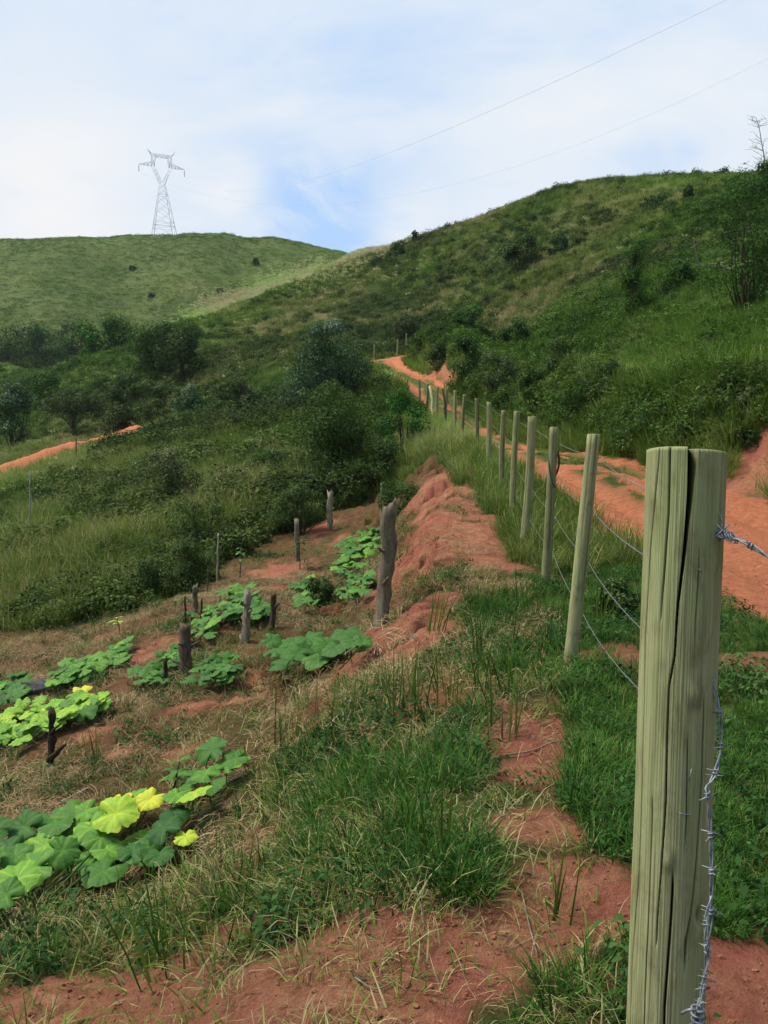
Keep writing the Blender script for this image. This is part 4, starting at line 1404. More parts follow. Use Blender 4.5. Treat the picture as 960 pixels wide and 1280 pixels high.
def crown(kind, seed, w, h, leaf, n, flat=.5, gap=.2, lobes=9):
    g = np.random.default_rng(seed)
    L = []
    for i in range(lobes):
        if kind == 'tree':
            a, q = g.uniform(0, 2 * pi), g.uniform(.1, 1) ** .6
            c = (cos(a) * q * w * .34, sin(a) * q * w * .34, h * (.52 + .34 * g.uniform(-1, 1) * (1 - .3 * q)))
            rr = g.uniform(.17, .27)
        elif kind == 'upright':
            c = (g.uniform(-.2, .2) * w, g.uniform(-.2, .2) * w, h * (.15 + .75 * i / lobes))
            rr = .3 * (1 - .4 * i / lobes)
        elif kind == 'umbrella':
            a, q = g.uniform(0, 2 * pi), g.uniform(.1, 1) ** .5
            c = (cos(a) * q * w * .36, sin(a) * q * w * .36, h * (.80 - .15 * q + .08 * g.uniform(-1, 1)))
            rr = g.uniform(.12, .2)
        else:                                   # bush
            a, q = g.uniform(0, 2 * pi), g.uniform(0, 1) ** .55
            hz = g.uniform(.12, .88)
            q *= math.sqrt(max(.1, 1 - (hz - .3) ** 2 * 2.2))
            c = (cos(a) * q * w * .40, sin(a) * q * w * .40, hz * h)
            rr = g.uniform(.09, .25)
        L.append((*c, rr * w, rr * w, rr * (w * .5 + h * .5) * flat * 1.6))
    V, F, T = leaf_cloud(L, n, leaf, seed + 1, .48, .55, gap, .6)
    V = V.copy()
    zmin = .04 * h
    V[:, 2] = np.maximum(V[:, 2], zmin * g.uniform(0, 1, len(V)))
    return V, F, T, L


def plant(name, px, py, wpx, hpx, kind, leafmat, label, cat, group=None, seed=0, n=1800, leaf=None, bark='darkbark', parts=('foliage', 'stem'), gap=.35, lobes=16, base_off=0.0, tips=0, sink=.1):
    P, d = hit(px, py)
    w, h = wpx * d / FPX, hpx * d / FPX * 1.05
    leaf = leaf or max(.05, 3.3 * d / FPX)
    n = int(n * 3.6)
    V, F, T, L = crown(kind, seed, w, h, leaf, n, .6, gap, lobes)
    root = empty(name, (P[0], P[1], P[2] - sink))
    tag(root, label, cat, group)
    g = np.random.default_rng(seed + 5)
    if tips:                                  # pale young shoots on top
        top = [L[i] for i in np.argsort([-l[2] - l[5] for l in L])[:tips]]
        V2, F2, T2 = leaf_cloud([(l[0] + g.normal(0, .1) * w, l[1] + g.normal(0, .1) * w, l[2] + l[5] * .8, l[3] * .45, l[4] * .45, l[5] * .4) for l in top], n // 12, leaf * 1.15, seed + 3, .4, 1.2)
        F = np.vstack([F, F2 + len(V)])
        V = np.vstack([V, V2])
        T = np.concatenate([T, np.clip(T2 + .3, 0, .95)])
    add_ob(parts[0], set_mesh(parts[0], V, F, M[leafmat], False, {'tone': ('FLOAT', T)}), root)
    mb = MB()
    r0 = max(.02, .013 * w + .010 * h) * (1.5 if kind == 'tree' else 1)
    if kind in ('tree', 'umbrella', 'upright'):
        tk = wiggle((0, 0, -.2), (0, 0, h * (.55 if kind != 'upright' else .85)), 8, .04, seed)
        mb.tube(tk, np.linspace(r0 * 1.3, r0 * .6, 8), 8)
        for l in L:
            k = g.integers(3, 7)
            mb.tube(wiggle(tk[k], np.array(l[:3]), 6, .06, seed + int(l[0] * 100) % 97), np.linspace(r0 * .5, r0 * .12, 6), 5)
    else:
        for l in L:
            b = np.array([l[0] * .18, l[1] * .18, -.1])
            mb.tube(wiggle(b, np.array(l[:3]), 7, .07, seed + int(abs(l[0]) * 100) % 97), np.linspace(r0 * .55, r0 * .1, 7), 5)
    mb.build(parts[1], M[bark], root)
    return root


SH = 'shrub'
TC = ('crown', 'trunk')
PL = [
    # the clump of shrubs in the middle of the slope
    (SH, 420, 512, 126, 92, 'bush', 'leaf_silver', 'large blue-green shrub with pale shoots standing above its top, left of the red road bend', 4200, dict(tips=2, lobes=28, gap=.0)),
    (SH, 424, 600, 150, 112, 'bush', 'leaf_dark', 'broad shrub with drooping pale-tipped leaves directly in front of the blue-green shrub', 5200, dict(tips=4, lobes=34, gap=.0)),
    (SH, 507, 566, 70, 80, 'bush', 'leaf_gloss', 'rounded glossy dark green bush beside the slanting fence brace', 2000, dict(lobes=16, gap=.15)),
    (SH, 476, 612, 86, 66, 'bush', 'leaf_dark', 'dark tangled shrub below the glossy bush, above the red earth slope', 1800, {}),
    (SH, 500, 640, 60, 50, 'bush', 'leaf_mid', 'low leafy shrub at the top left of the red earth slope', 1200, {}),
    (SH, 378, 668, 76, 66, 'bush', 'leaf_dark', 'dark shrub behind the whitish stake at the upper garden edge', 1600, {}),
    (SH, 335, 600, 70, 40, 'bush', 'leaf_mid', 'light green shrub in tall grass left of the drooping pale-tipped shrub', 1200, {}),
    (SH, 768, 775, 70, 62, 'bush', 'leaf_dark', 'dark weedy bush under the fence wires just left of the thick split post', 1500, dict(gap=.5, leaf=.045)),
    (SH, 468, 560, 84, 74, 'bush', 'leaf_dark', 'dark shrub filling the gap between the drooping pale-tipped shrub and the glossy bush', 2200, dict(gap=.1, lobes=18)),
    # brush in the tall grass on the left
    (SH, 215, 642, 92, 72, 'bush', 'leaf_grey', 'grey-green shrub with a pale crest in the tall grass, upper of two', 1700, dict(tips=2)),
    (SH, 246, 690, 92, 74, 'bush', 'leaf_dark', 'nearly black shrub in the tall grass just below the grey-green crested one', 1700, {}),
    (SH, 128, 655, 100, 64, 'bush', 'leaf_dark', 'dark bush in the tall grass below the end of the distant red road', 1500, {}),
    (SH, 190, 755, 70, 60, 'bush', 'leaf_dark', 'black-green bush at the garden edge, left one of a pair', 1500, dict(gap=.1)),
    (SH, 236, 742, 74, 70, 'bush', 'leaf_dark', 'black-green bush at the garden edge, right one of a pair', 1500, dict(gap=.1)),
    (SH, 60, 640, 56, 36, 'bush', 'leaf_mid', 'low green bush in the grass below the distant red road', 1000, {}),
    (SH, 402, 755, 40, 42, 'bush', 'leaf_dark', 'small dark round bush standing between two pumpkin patches', 1100, dict(gap=.05)),
    # dark trees on the left
    ('tree', 192, 474, 80, 74, 'tree', 'leaf_dark', 'dark tree at the foot of the pale spur, left of its pair', 1900, dict(parts=TC)),
    ('tree', 226, 480, 70, 86, 'tree', 'leaf_dark', 'tall dark tree at the foot of the pale spur, right of its pair', 1900, dict(parts=TC)),
    ('tree', 158, 505, 60, 46, 'bush', 'leaf_dark', 'low dark tree under the left edge of the spur trees', 1300, dict(parts=TC)),
    ('tree', 92, 548, 78, 62, 'umbrella', 'leaf_grey', 'flat-topped small tree right behind the distant red road', 1500, dict(parts=TC, bark='bark')),
    ('tree', 18, 562, 62, 92, 'bush', 'leaf_silver', 'bluish tree at the left edge above the distant red road', 1700, dict(parts=TC)),
    ('tree', 142, 541, 58, 56, 'bush', 'leaf_grey', 'dusty green tree between the flat-topped tree and the end of the red road', 1300, dict(parts=TC)),
    ('tree', 190, 534, 62, 58, 'bush', 'leaf_dark', 'dark rounded tree above the end of the distant red road', 1400, dict(parts=TC)),
    (SH, 240, 530, 50, 44, 'bush', 'leaf_silver', 'silvery shrub right of the end of the distant red road', 1200, dict(tips=3)),
    (SH, 292, 522, 66, 48, 'bush', 'leaf_grey', 'dry greyish shrub left of the large blue-green shrub', 1300, dict(gap=.5)),
    ('tree', 60, 515, 60, 46, 'bush', 'leaf_dark', 'brownish dark tree behind the flat-topped tree', 1200, dict(parts=TC)),
    ('tree', 12, 458, 84, 50, 'bush', 'leaf_dark', 'first tree from the left in the tree line under the far hill', 1100, dict(parts=TC)),
    ('tree', 50, 456, 80, 54, 'bush', 'leaf_gloss', 'second tree from the left in the tree line under the far hill', 1100, dict(parts=TC)),
    ('tree', 84, 452, 74, 52, 'bush', 'leaf_dark', 'third tree from the left in the tree line under the far hill', 1000, dict(parts=TC)),
    ('tree', 114, 446, 66, 44, 'bush', 'leaf_gloss', 'fourth tree from the left in the tree line under the far hill', 900, dict(parts=TC)),
    ('tree', 142, 438, 60, 40, 'bush', 'leaf_dark', 'last tree on the right of the tree line under the far hill', 900, dict(parts=TC)),
    # single dots on the pasture
    (SH, 319, 331, 7, 7, 'bush', 'leaf_mid', 'small lone dark bush on the far pasture hill, right below its crest', 220, {}),
    (SH, 166, 337, 7, 4, 'bush', 'leaf_mid', 'lone low bush on the far pasture below the pylon', 200, {}),
    (SH, 190, 371, 7, 4, 'bush', 'leaf_mid', 'lone bush low on the far pasture above the tree line', 200, {}),
    (SH, 275, 365, 7, 4, 'bush', 'leaf_mid', 'faint lone bush on the far pasture near the spur', 200, {}),
    (SH, 499, 322, 30, 20, 'bush', 'leaf_dark', 'dark bush on the skyline in the dip between the hills', 500, {}),
    (SH, 520, 305, 14, 16, 'bush', 'leaf_dark', 'small bush on the skyline right of the dip between the hills', 300, {}),
    # the big hill
    (SH, 655, 338, 56, 44, 'bush', 'leaf_dark', 'broad dark bush alone in the middle of the big hillside', 1300, {}),
    (SH, 700, 318, 34, 22, 'bush', 'leaf_mid', 'small green bush right of the lone broad bush on the hillside', 700, {}),
    ('tree', 793, 405, 52, 112, 'upright', 'leaf_dark', 'slender dark tree standing upright on the hillside above the road bank', 1700, dict(parts=TC, lobes=14)),
    (SH, 846, 372, 46, 44, 'bush', 'leaf_dark', 'dark bush on the hillside between the slender tree and the bare branch', 1100, {}),
    (SH, 860, 254, 15, 24, 'upright', 'leaf_dark', 'small pointed bush near the top of the big hill', 400, {}),
    (SH, 820, 262, 36, 22, 'bush', 'leaf_dark', 'spreading dark bush near the top of the big hill', 700, {}),
    ('tree', 938, 398, 116, 172, 'bush', 'leaf_dark', 'spreading dark tree on the right hillside above the bare branch', 3600, dict(parts=TC, lobes=26, gap=.3)),
    (SH, 925, 262, 70, 46, 'bush', 'leaf_dark', 'thicket of dark leaves on the skyline at the right edge', 1500, {}),
    (SH, 955, 250, 40, 50, 'bush', 'leaf_mid', 'tall bush at the right edge under the bare sapling', 1100, {}),
    # the road bank
    (SH, 505, 436, 62, 44, 'bush', 'leaf_grey', 'dusty bush right behind the far fence posts above the road bend', 1300, {}),
    (SH, 548, 462, 44, 40, 'bush', 'leaf_grey', 'bush overhanging the small red cut at the road bend', 1200, {}),
    (SH, 585, 482, 62, 66, 'bush', 'leaf_dark', 'large bush on the road bank right of the small red cut', 1600, {}),
    (SH, 628, 500, 66, 60, 'bush', 'leaf_grey', 'greyish bush on the road bank, second right of the small red cut', 1600, {}),
    (SH, 672, 528, 72, 70, 'bush', 'leaf_dark', 'dark bush on the road bank behind the pale leaning fence post', 1700, {}),
    (SH, 722, 548, 84, 72, 'bush', 'leaf_dark', 'wide black-green bush on the bank behind the post with the dark hole', 1900, {}),
    (SH, 700, 478, 66, 56, 'bush', 'leaf_grey', 'grey bush higher up the bank behind the wide black-green bush', 1500, {}),
    (SH, 752, 508, 66, 70, 'bush', 'leaf_grey', 'tall grey-green bush on the bank left of the thick split post', 1500, {}),
    (SH, 800, 558, 74, 58, 'bush', 'leaf_mid', 'yellow-green bush at the road edge behind the thick split post', 1500, {}),
    (SH, 870, 560, 78, 66, 'bush', 'leaf_dark', 'dark bush over the road edge directly above the thick split post', 1700, {}),
    (SH, 925, 545, 60, 60, 'bush', 'leaf_grey', 'bush with drooping dry grass above the red bank at the right edge', 1400, dict(tips=2)),
    (SH, 640, 440, 60, 44, 'bush', 'leaf_dark', 'dark bush on the slope above the second bank bush', 1200, {}),
    (SH, 585, 420, 52, 40, 'bush', 'leaf_mid', 'green bush on the slope above the red cut at the road bend', 1100, {}),
]
for k, (nm, px, py, wp, hp, kd, mt, lab, n, kw) in enumerate(PL):
    plant(nm, px, py, wp, hp, kd, mt, lab, 'tree' if nm == 'tree' else 'shrub', 'trees on the slopes' if nm == 'tree' else 'shrubs on the slopes', 500 + 17 * k, n, **kw)

# bare dead branch reaching out of the hillside, and the leafless sapling on the skyline
P0, d0 = hit(934, 372)


def off(px, py):
    return W(px, py, d0) - P0


mb = MB()
for pts, r in (([(934, 372), (930, 352), (921, 340), (905, 338), (893, 333), (881, 333)], .09), ([(893, 333), (900, 330), (903, 329)], .04), ([(905, 338), (925, 331), (938, 326)], .05), ([(921, 340), (912, 318), (908, 306)], .045),
               ([(881, 333), (872, 330), (864, 310), (861, 300)], .035), ([(864, 310), (873, 303)], .02), ([(881, 333), (868, 333), (845, 328)], .02), ([(930, 352), (950, 330), (962, 324)], .05), ([(905, 291), (918, 289), (932, 287)], .03)):
    Q = np.array([off(*p) for p in pts])
    Q[:, 1] += np.linspace(0, -.5, len(Q))
    mb.tube(catmull(Q, 4), np.linspace(r, r * .35, (len(Q) - 1) * 4 + 1), 6)
o = mb.build('dead_branch', M['palebark'], None, True, tuple(P0))
tag(o, 'bleached bare branch sticking out of the right hillside', 'dead branch')

P0, d0 = hit(957, 236)
g = np.random.default_rng(77)
mb = MB()
tk = np.array([off(*p) for p in ((957, 238), (956, 215), (955, 195), (952, 178), (949, 160), (945, 147))])
mb.tube(catmull(tk, 4), np.linspace(.07, .02, 21), 6)
for q in range(26):
    t_ = g.uniform(.15, 1)
    b = np.array([np.interp(t_, np.linspace(0, 1, 6), tk[:, i]) for i in range(3)])
    e = b + np.array([g.choice([-1, 1]) * g.uniform(.5, 1.6), g.normal(0, .7), g.uniform(.1, .8)]) * (1.25 - .6 * t_)
    Q = wiggle(b, e, 5, .1, 800 + q)
    mb.tube(Q, np.linspace(.024, .010, 5), 4)
    for z_ in range(3):
        i = g.integers(2, 5)
        mb.tube(wiggle(Q[i], Q[i] + np.array([g.normal(0, .35), g.normal(0, .3), g.uniform(0, .35)]), 4, .1, 900 + q * 3 + z_), np.linspace(.013, .007, 4), 4)
o = mb.build('bare_sapling', M['bark'], None, True, tuple(P0))
tag(o, 'leafless sapling with fine twigs against the sky at the right edge', 'sapling')

# ---------------------------------------------------------------- pumpkin plants
def gourd_material():
    m, t = new_mat('pumpkin_leaf')
    a = (t.n('ShaderNodeAttribute', attribute_name='tone', attribute_type='GEOMETRY'), 'Fac')
    pos = (t.n('ShaderNodeNewGeometry'), 'Position')
    v = t.math('ADD', a, t.math('MULTIPLY', t.math('SUBTRACT', t.noise(pos, 22, 4, .6), .5), .22), clamp=True)
    c = t.ramp(v, [(0, (.008, .032, .008)), (.25, (.022, .082, .013)), (.45, (.052, .15, .018)), (.62, (.13, .29, .03)), (.78, (.33, .47, .035)), (.9, (.55, .52, .04)), (1, (.60, .38, .04))])
    d = t.n('ShaderNodeBsdfPrincipled', {'Base Color': c, 'Roughness': .62, 'Specular IOR Level': .22,
                                         'Normal': t.n('ShaderNodeBump', {'Height': t.noise(pos, 45, 3), 'Strength': .35, 'Distance': .01})})
    tr = t.n('ShaderNodeBsdfTranslucent', {0: c})
    t.n('ShaderNodeOutputMaterial', {0: t.n('ShaderNodeMixShader', {0: .25, 1: d, 2: tr})})
    return m


M['gourd'] = gourd_material()


def gourd_leaf(R, seed, fine=False):
    """lobed, veined pumpkin leaf lying round its petiole; returns V (z up), F, relative tone"""
    g = np.random.default_rng(seed)
    nA = 84 if fine else 40
    rings = [.08, .2, .32, .44, .56, .68, .8, .9, 1.0] if fine else [.12, .35, .6, .82, 1.0]
    th = np.linspace(-pi, pi, nA, endpoint=False)
    lob = 1 + .065 * np.cos(5 * th) + .035 * np.cos(15 * th + g.uniform(0, 6)) + g.normal(0, .012, nA)
    notch = 1 - .62 * np.exp(-((np.abs(th) - pi) / .22) ** 2)
    rim = lob * notch
    vein = np.cos(5 * th) ** 2
    a1, a2 = g.uniform(0, 6), g.uniform(0, 6)
    V, T = [(0, 0, 0)], [.12]
    fold = g.uniform(.0, .5)
    edge_b = np.clip(np.sin(th * 2 + a1) * np.sin(th * 3 + a2) - .35, 0, 1) * g.choice([0, .25, .5])
    bite = 1 - .22 * np.exp(-((np.abs(np.angle(np.exp(1j * (th - g.uniform(-2, 2))))) / .09) ** 2)) * (g.uniform() < .5)
    rim = rim * bite + .012 * np.sin(th * 29 + a1)
    for f in rings:
        rr = R * f * (f * rim + (1 - f) * .95)
        z = R * (.20 * f ** 1.2 - .34 * f ** 2.4 * g.uniform(.9, 1.1)) + R * .03 * f * (np.cos(5 * th) - .3) + R * .05 * f * np.cos(2 * th + a1) + R * .03 * f * f * np.cos(11 * th + a2)
        x, y = rr * np.cos(th), rr * np.sin(th)
        z = z + fold * np.abs(y) * .5
        for k in range(nA):
            V.append((x[k], y[k], z[k]))
            if fine:
                a5 = abs((th[k] * 5 / (2 * pi) + .5) % 1 - .5) * 2 * pi / 5         # angle to the nearest main vein
                main = math.exp(-(a5 * f / .045) ** 2)
                side = math.exp(-((((f - a5 * .9) * 5.5) % 1 - .5) / .13) ** 2) * (f > .15)
                T.append(.09 * main + .045 * side - .04 + edge_b[k] * max(0, f - .82) * 5)
            else:
                T.append(.10 * (vein[k] > .93) * (f < .95) - .03 * (vein[k] < .2) + .03 * f)
    F = []
    for k in range(nA):
        F.append([0, 1 + k, 1 + (k + 1) % nA])
    for q in range(len(rings) - 1):
        for k in range(nA):
            k2 = (k + 1) % nA
            F.append([1 + q * nA + k, 1 + (q + 1) * nA + k, 1 + (q + 1) * nA + k2, 1 + q * nA + k2])
    return np.array(V), F, np.array(T)


def pumpkin(label, leaves, seed, lift, special=()):
    """leaves: (photo x, photo y, width px, tone); special leaves become labelled parts of their own"""
    g = np.random.default_rng(seed)
    xs = [hit(l[0], l[1], lift) for l in leaves]
    c = np.mean([p for p, d in xs], 0)
    c[2] = H(np.array([c[0]]), np.array([c[1]]))[0]
    root = empty('pumpkin_plant', c)
    tag(root, label, 'pumpkin plant', 'pumpkin plants in the garden')
    mbl, mbs = MB(), MB()
    gpts = []
    for i, ((P, d), (px, py, wpx, tone)) in enumerate(zip(xs, leaves)):
        tone = tone + (.07 if len(special) else .03)
        P = P + np.array([0, g.uniform(-.03, .03), g.normal(0, .22) * lift])
        R = wpx * d / FPX * (.49 if len(special) else .54)
        V, F, T = gourd_leaf(R, seed * 100 + i, bool(special))
        az = g.uniform(0, 2 * pi)
        tl = g.uniform(.08, .62)
        ca, sa = cos(az), sin(az)
        Rz = np.array([[ca, -sa, 0], [sa, ca, 0], [0, 0, 1]])
        # tilt mostly towards the open downhill and viewer side
        ta = g.normal(-pi / 2 - .5, .7)
        k = np.array([-sin(ta), cos(ta), 0])
        K = np.array([[0, -k[2], k[1]], [k[2], 0, -k[0]], [-k[1], k[0], 0]])
        Rt = np.eye(3) + sin(tl) * K + (1 - cos(tl)) * K @ K
        Q = V @ Rz.T @ Rt.T + P - c
        zg = H(np.array([P[0] + .05]), np.array([P[1] + .03]))[0]
        foot = np.array([P[0] + g.uniform(-.1, .1), P[1] + g.uniform(-.02, .12), zg - .01])
        gpts.append(foot - c)
        mid = (P + foot) / 2 + np.array([g.normal(0, .03), g.normal(0, .03), 0])
        mbs.tube(catmull([foot - c, mid - c, P - c], 4), .0045 + .003 * R, 5, tone=.42)
        if i in special:
            lf = MB().add(Q, F, tone + T).build('leaf', M['gourd'], root)
            lf['label'] = special[i]
        else:
            mbl.add(Q, F, tone + T)
    order = np.argsort([p[0] for p in gpts])
    if len(order) > 2:
        run = np.array([gpts[i] for i in order])
        run[:, 2] += .015
        mbs.tube(run, .007, 5, tone=.35)
    mbl.build('leaves', M['gourd'], root)
    mbs.build('stem', M['gourd'], root)
    return root


def around(line, n, spread, w, tone, seed, tv=.06):
    g = np.random.default_rng(seed)
    line = np.array(line, float)
    out = []
    for i in range(n):
        u = g.uniform(0, len(line) - 1)
        k = min(int(u), len(line) - 2)
        p = line[k] + (u - k) * (line[k + 1] - line[k]) + g.normal(0, 1, 2) * spread * np.array([1, .75])
        out.append((p[0], p[1], w * g.uniform(.7, 1.15), tone + g.normal(0, tv)))
    return out


near = [(187, 1003, 37, .80), (146, 1030, 56, .68), (122, 1022, 46, .60), (146, 1010, 42, .90), (243, 994, 50, .66), (233, 1032, 30, .74), (54, 1050, 68, .56), (92, 1020, 58, .43), (182, 1054, 54, .32), (129, 1080, 58, .36), (22, 1088, 60, .56), (112, 1062, 52, .42),
        (258, 972, 36, .45), (235, 966, 34, .42), (264, 951, 42, .32), (293, 947, 38, .40), (282, 958, 30, .44), (10, 1056, 50, .24), (78, 1072, 46, .40), (133, 1060, 42, .50), (217, 1018, 40, .15), (6, 1108, 44, .40), (42, 1085, 60, .46), (165, 1080, 40, .25), (70, 1030, 44, .36), (205, 1040, 44, .20),
        (30, 1035, 46, .30), (115, 1040, 50, .52), (-25, 1075, 60, .42), (-20, 1110, 60, .38), (165, 1000, 40, .55), (245, 962, 30, .38),
        (60, 1020, 40, .34), (128, 1048, 44, .44), (18, 1070, 44, .38), (200, 1062, 38, .24), (222, 998, 34, .50), (270, 985, 30, .34), (108, 1012, 38, .5), (175, 1030, 44, .58), (-10, 1045, 50, .30)]
pumpkin('near pumpkin plant with bright yellow leaves among green ones', near, 31, .19,
        {0: 'bright yellow round leaf', 1: 'large lime green leaf', 3: 'leaf with orange-yellow edge', 4: 'yellow-green flat leaf', 5: 'folded yellow-green leaf'})
pumpkin('lime green pumpkin plant spreading left of the dark forked stake', around([(0, 925), (40, 905), (75, 890), (108, 880), (128, 872)], 60, 9, 24, .56, 1, .09), 32, .14)
pumpkin('pale yellowish pumpkin vine along the upper side of the lime green one', around([(-5, 900), (20, 888), (45, 878)], 10, 5, 20, .62, 2), 33, .11)
pumpkin('long dull green pumpkin patch beside the dark rock at the left edge', around([(0, 868), (25, 858)], 24, 8, 21, .30, 3), 34, .12)
pumpkin('green pumpkin patch below the yellowish seedling, right of the dark rock', around([(62, 852), (95, 838), (122, 826), (155, 812)], 60, 8, 20, .40, 4), 35, .13)
pumpkin('pumpkin patch left of the tall grey stump, under the thin dark stake', around([(188, 838), (208, 828), (226, 822), (170, 850)], 40, 9, 16, .36, 5), 36, .12)
pumpkin('dusty green pumpkin patch at the foot of the tall grey stump', around([(248, 846), (268, 836), (292, 832)], 32, 9, 16, .30, 6), 37, .12)
pumpkin('large pale green pumpkin patch behind the two middle stumps', around([(245, 790), (262, 775), (282, 762), (300, 745), (312, 752), (330, 762), (290, 735)], 80, 9, 18, .38, 7, .07), 38, .15)
pumpkin('dark bluish pumpkin plant with wide leaves between stumps and leaning trunk', [(345, 815, 30, .30), (365, 803, 34, .32), (385, 800, 34, .30), (410, 806, 38, .34), (432, 800, 36, .28), (452, 798, 26, .32), (372, 824, 36, .30), (398, 818, 38, .36), (350, 830, 30, .26), (340, 805, 24, .30), (420, 816, 32, .28), (385, 812, 30, .24), (362, 814, 28, .26), (440, 806, 26, .3)], 39, .17)
pumpkin('pumpkin patch on the upper terrace left of the leaning trunk', around([(420, 705), (438, 690), (455, 676), (468, 668)], 60, 8, 14, .40, 9, .07), 40, .14)
pumpkin('small pumpkin patch beside the base of the leaning trunk', around([(430, 742), (448, 732), (458, 722), (440, 722)], 36, 8, 15, .38, 10, .07), 41, .13)
pumpkin('sparse pumpkin plant left of the small dark round bush', around([(368, 748), (384, 738), (378, 728)], 24, 7, 15, .40, 11, .08), 42, .13)

# ---------------------------------------------------------------- stumps, stakes and twigs in the garden
def stump_mesh(pb, pt, rb, rt, seed, jag=.3, sides=14, bumps=.10):
    g = np.random.default_rng(seed)
    n = 16
    ctr = wiggle(pb, pt, n, .02, seed)
    R = rot_to(np.asarray(pt) - np.asarray(pb))
    rad = np.linspace(rb, rt, n) * (1 + bumps * np.array([.6 * sin(i * 1.1 + seed) + .5 * sin(i * 2.7 + seed * 2) for i in range(n)]) * .5)
    rad[0] *= 1.18
    ph = np.linspace(0, 2 * pi, sides, endpoint=False)
    V = []
    for i in range(n):
        for k in range(sides):
            r = rad[i] * (1 + .12 * sin(3 * ph[k] + i * .3 + seed) + bumps * .5 * g.normal())
            V.append(ctr[i] + r * (cos(ph[k]) * R[:, 0] + sin(ph[k]) * R[:, 1]))
    L = np.linalg.norm(np.asarray(pt) - np.asarray(pb))
    js = np.array([max(0, .5 + .5 * sin(ph[k] + seed) + .35 * g.normal()) for k in range(sides)]) * jag * rt * 2
    for k in range(sides):
        V[(n - 1) * sides + k] = V[(n - 1) * sides + k] + R[:, 2] * js[k]
    F = []
    for i in range(n - 1):
        for k in range(sides):
            k2 = (k + 1) % sides
            F.append([i * sides + k, i * sides + k2, (i + 1) * sides + k2, (i + 1) * sides + k])
    b = (n - 1) * sides
    V.append(ctr[-1] + R[:, 2] * (.2 * jag * rt))
    for k in range(sides):
        F.append([b + k, b + (k + 1) % sides, len(V) - 1])
    return V, F


STUMPS = [  # foot x, y, top x, y, width px foot, top, material, name, label, jag, bumps
    (234, 848, 231, 783, 18, 15, 'bark', 'tree_stump', 'tall grey stump with a flat worn top beside the pumpkin patches', .3, .12),
    (305, 803, 309, 744, 13, 9, 'palebark', 'tree_stump', 'broken pale stump with a pointed top in front of the pale green patch', 1.3, .16),
    (340, 786, 342, 743, 8, 8, 'bark', 'tree_stump', 'short dark stump right of the broken pale one', .3, .1),
    (474, 782, 487, 636, 19, 22, 'bark', 'dead_tree', 'leaning cut trunk with mottled bark beside the red earth slope', .5, .16),
    (372, 702, 371, 652, 6, 7, 'palebark', 'garden_stake', 'whitish stake with tangled dry stems at its foot, upper garden edge', .6, .1),
    (413, 664, 413, 620, 6, 9, 'palebark', 'garden_stake', 'pale knotty stake at the upper right garden edge by the shrubs', .8, .15),
    (207, 866, 206, 826, 5, 6, 'darkbark', 'garden_stake', 'thin dark stake left of the tall grey stump', .4, .1),
    (61, 962, 64, 890, 8, 9, 'darkbark', 'garden_stake', 'black charred stake with a forked top in front of the lime green plant', .8, .2),
    (243, 768, 244, 734, 8, 7, 'palebark', 'tree_stump', 'small pale stump at the far garden edge before the black-green bushes', .7, .15),
    (231, 782, 231, 746, 4, 3, 'bark', 'garden_stake', 'thin brown stick left of the small pale stump', .3, .08),
    (251, 775, 252, 748, 3, 3, 'bark', 'garden_stake', 'thin brown stick right of the small pale stump', .3, .08),
    (271, 730, 273, 667, 3, 2, 'palebark', 'garden_stake', 'tall thin whitish stick before the dark bush at the garden edge', .3, .05),
    (38, 684, 38, 588, 3, 2, 'palebark', 'thin_pole', 'slender pole rising from the tall grass near the left edge', .2, .03),
    (477, 648, 477, 604, 3, 2.4, 'post', 'garden_stake', 'thin green stick standing beside the top of the leaning trunk', .2, .03),
    (96, 582, 95, 548, 2.2, 1.6, 'bark', 'thin_pole', 'thin pole standing at the edge of the distant red road', .2, .03),
    (259, 742, 260, 712, 2.4, 1.6, 'bark', 'garden_stake', 'short crooked twig standing left of the tall whitish stick', .2, .1),
]
for k, (bx, by, tx, ty, wb, wt, mt, nm, lab, jag, bmp) in enumerate(STUMPS):
    P, d = hit(bx, by)
    top = W(tx, ty, d)
    V, F = stump_mesh(np.array([0, 0, -.12]), top - P, wb * d / FPX / 2 * .9, wt * d / FPX / 2 * .85, 60 + k, jag, 14 if wb > 4 else 8, bmp * 1.8)
    mb = MB().add(V, F, .4)
    if 'forked' in lab:
        q = (top - P)
        mb.tube(wiggle(q * .62, q * .62 + np.array([.10, -.02, .10]), 5, .05, 3), np.linspace(.016, .007, 5), 6, tone=.4)
        mb.tube(wiggle(q * .15, q * .15 + np.array([.16, -.05, .16]), 5, .05, 4), np.linspace(.03, .012, 5), 6, tone=.4)
    if 'broken pale' in lab or 'knotty' in lab:
        q = (top - P)
        mb.tube(wiggle(q * .55, q * .55 + np.array([.09, -.05, .10]), 4, .05, 5), np.linspace(.03, .015, 4), 6, tone=.45)
    if wb >= 6:                                  # broken twig stubs and knots
        gg = np.random.default_rng(900 + k)
        for q_ in range(5 if wb > 12 else 3):
            q = (top - P)
            s0 = q * gg.uniform(.25, .97)
            dv = np.array([gg.normal(), gg.normal() - .5, gg.uniform(.2, 1.2)])
            dv /= np.linalg.norm(dv)
            l_ = (.5 + gg.uniform()) * wb * d / FPX * .9
            mb.tube(wiggle(s0, s0 + dv * l_, 5, .08, 950 + k * 7 + q_), np.linspace(wb * d / FPX * .16, wb * d / FPX * .06, 5), 6, tone=.45)
    o = mb.build(nm, M[mt], None, True, tuple(P))
    tag(o, lab, {'tree_stump': 'stump', 'dead_tree': 'dead tree', 'garden_stake': 'stake', 'thin_pole': 'pole'}[nm], 'stumps in the garden' if nm == 'tree_stump' else 'stakes in the garden' if nm == 'garden_stake' else None)


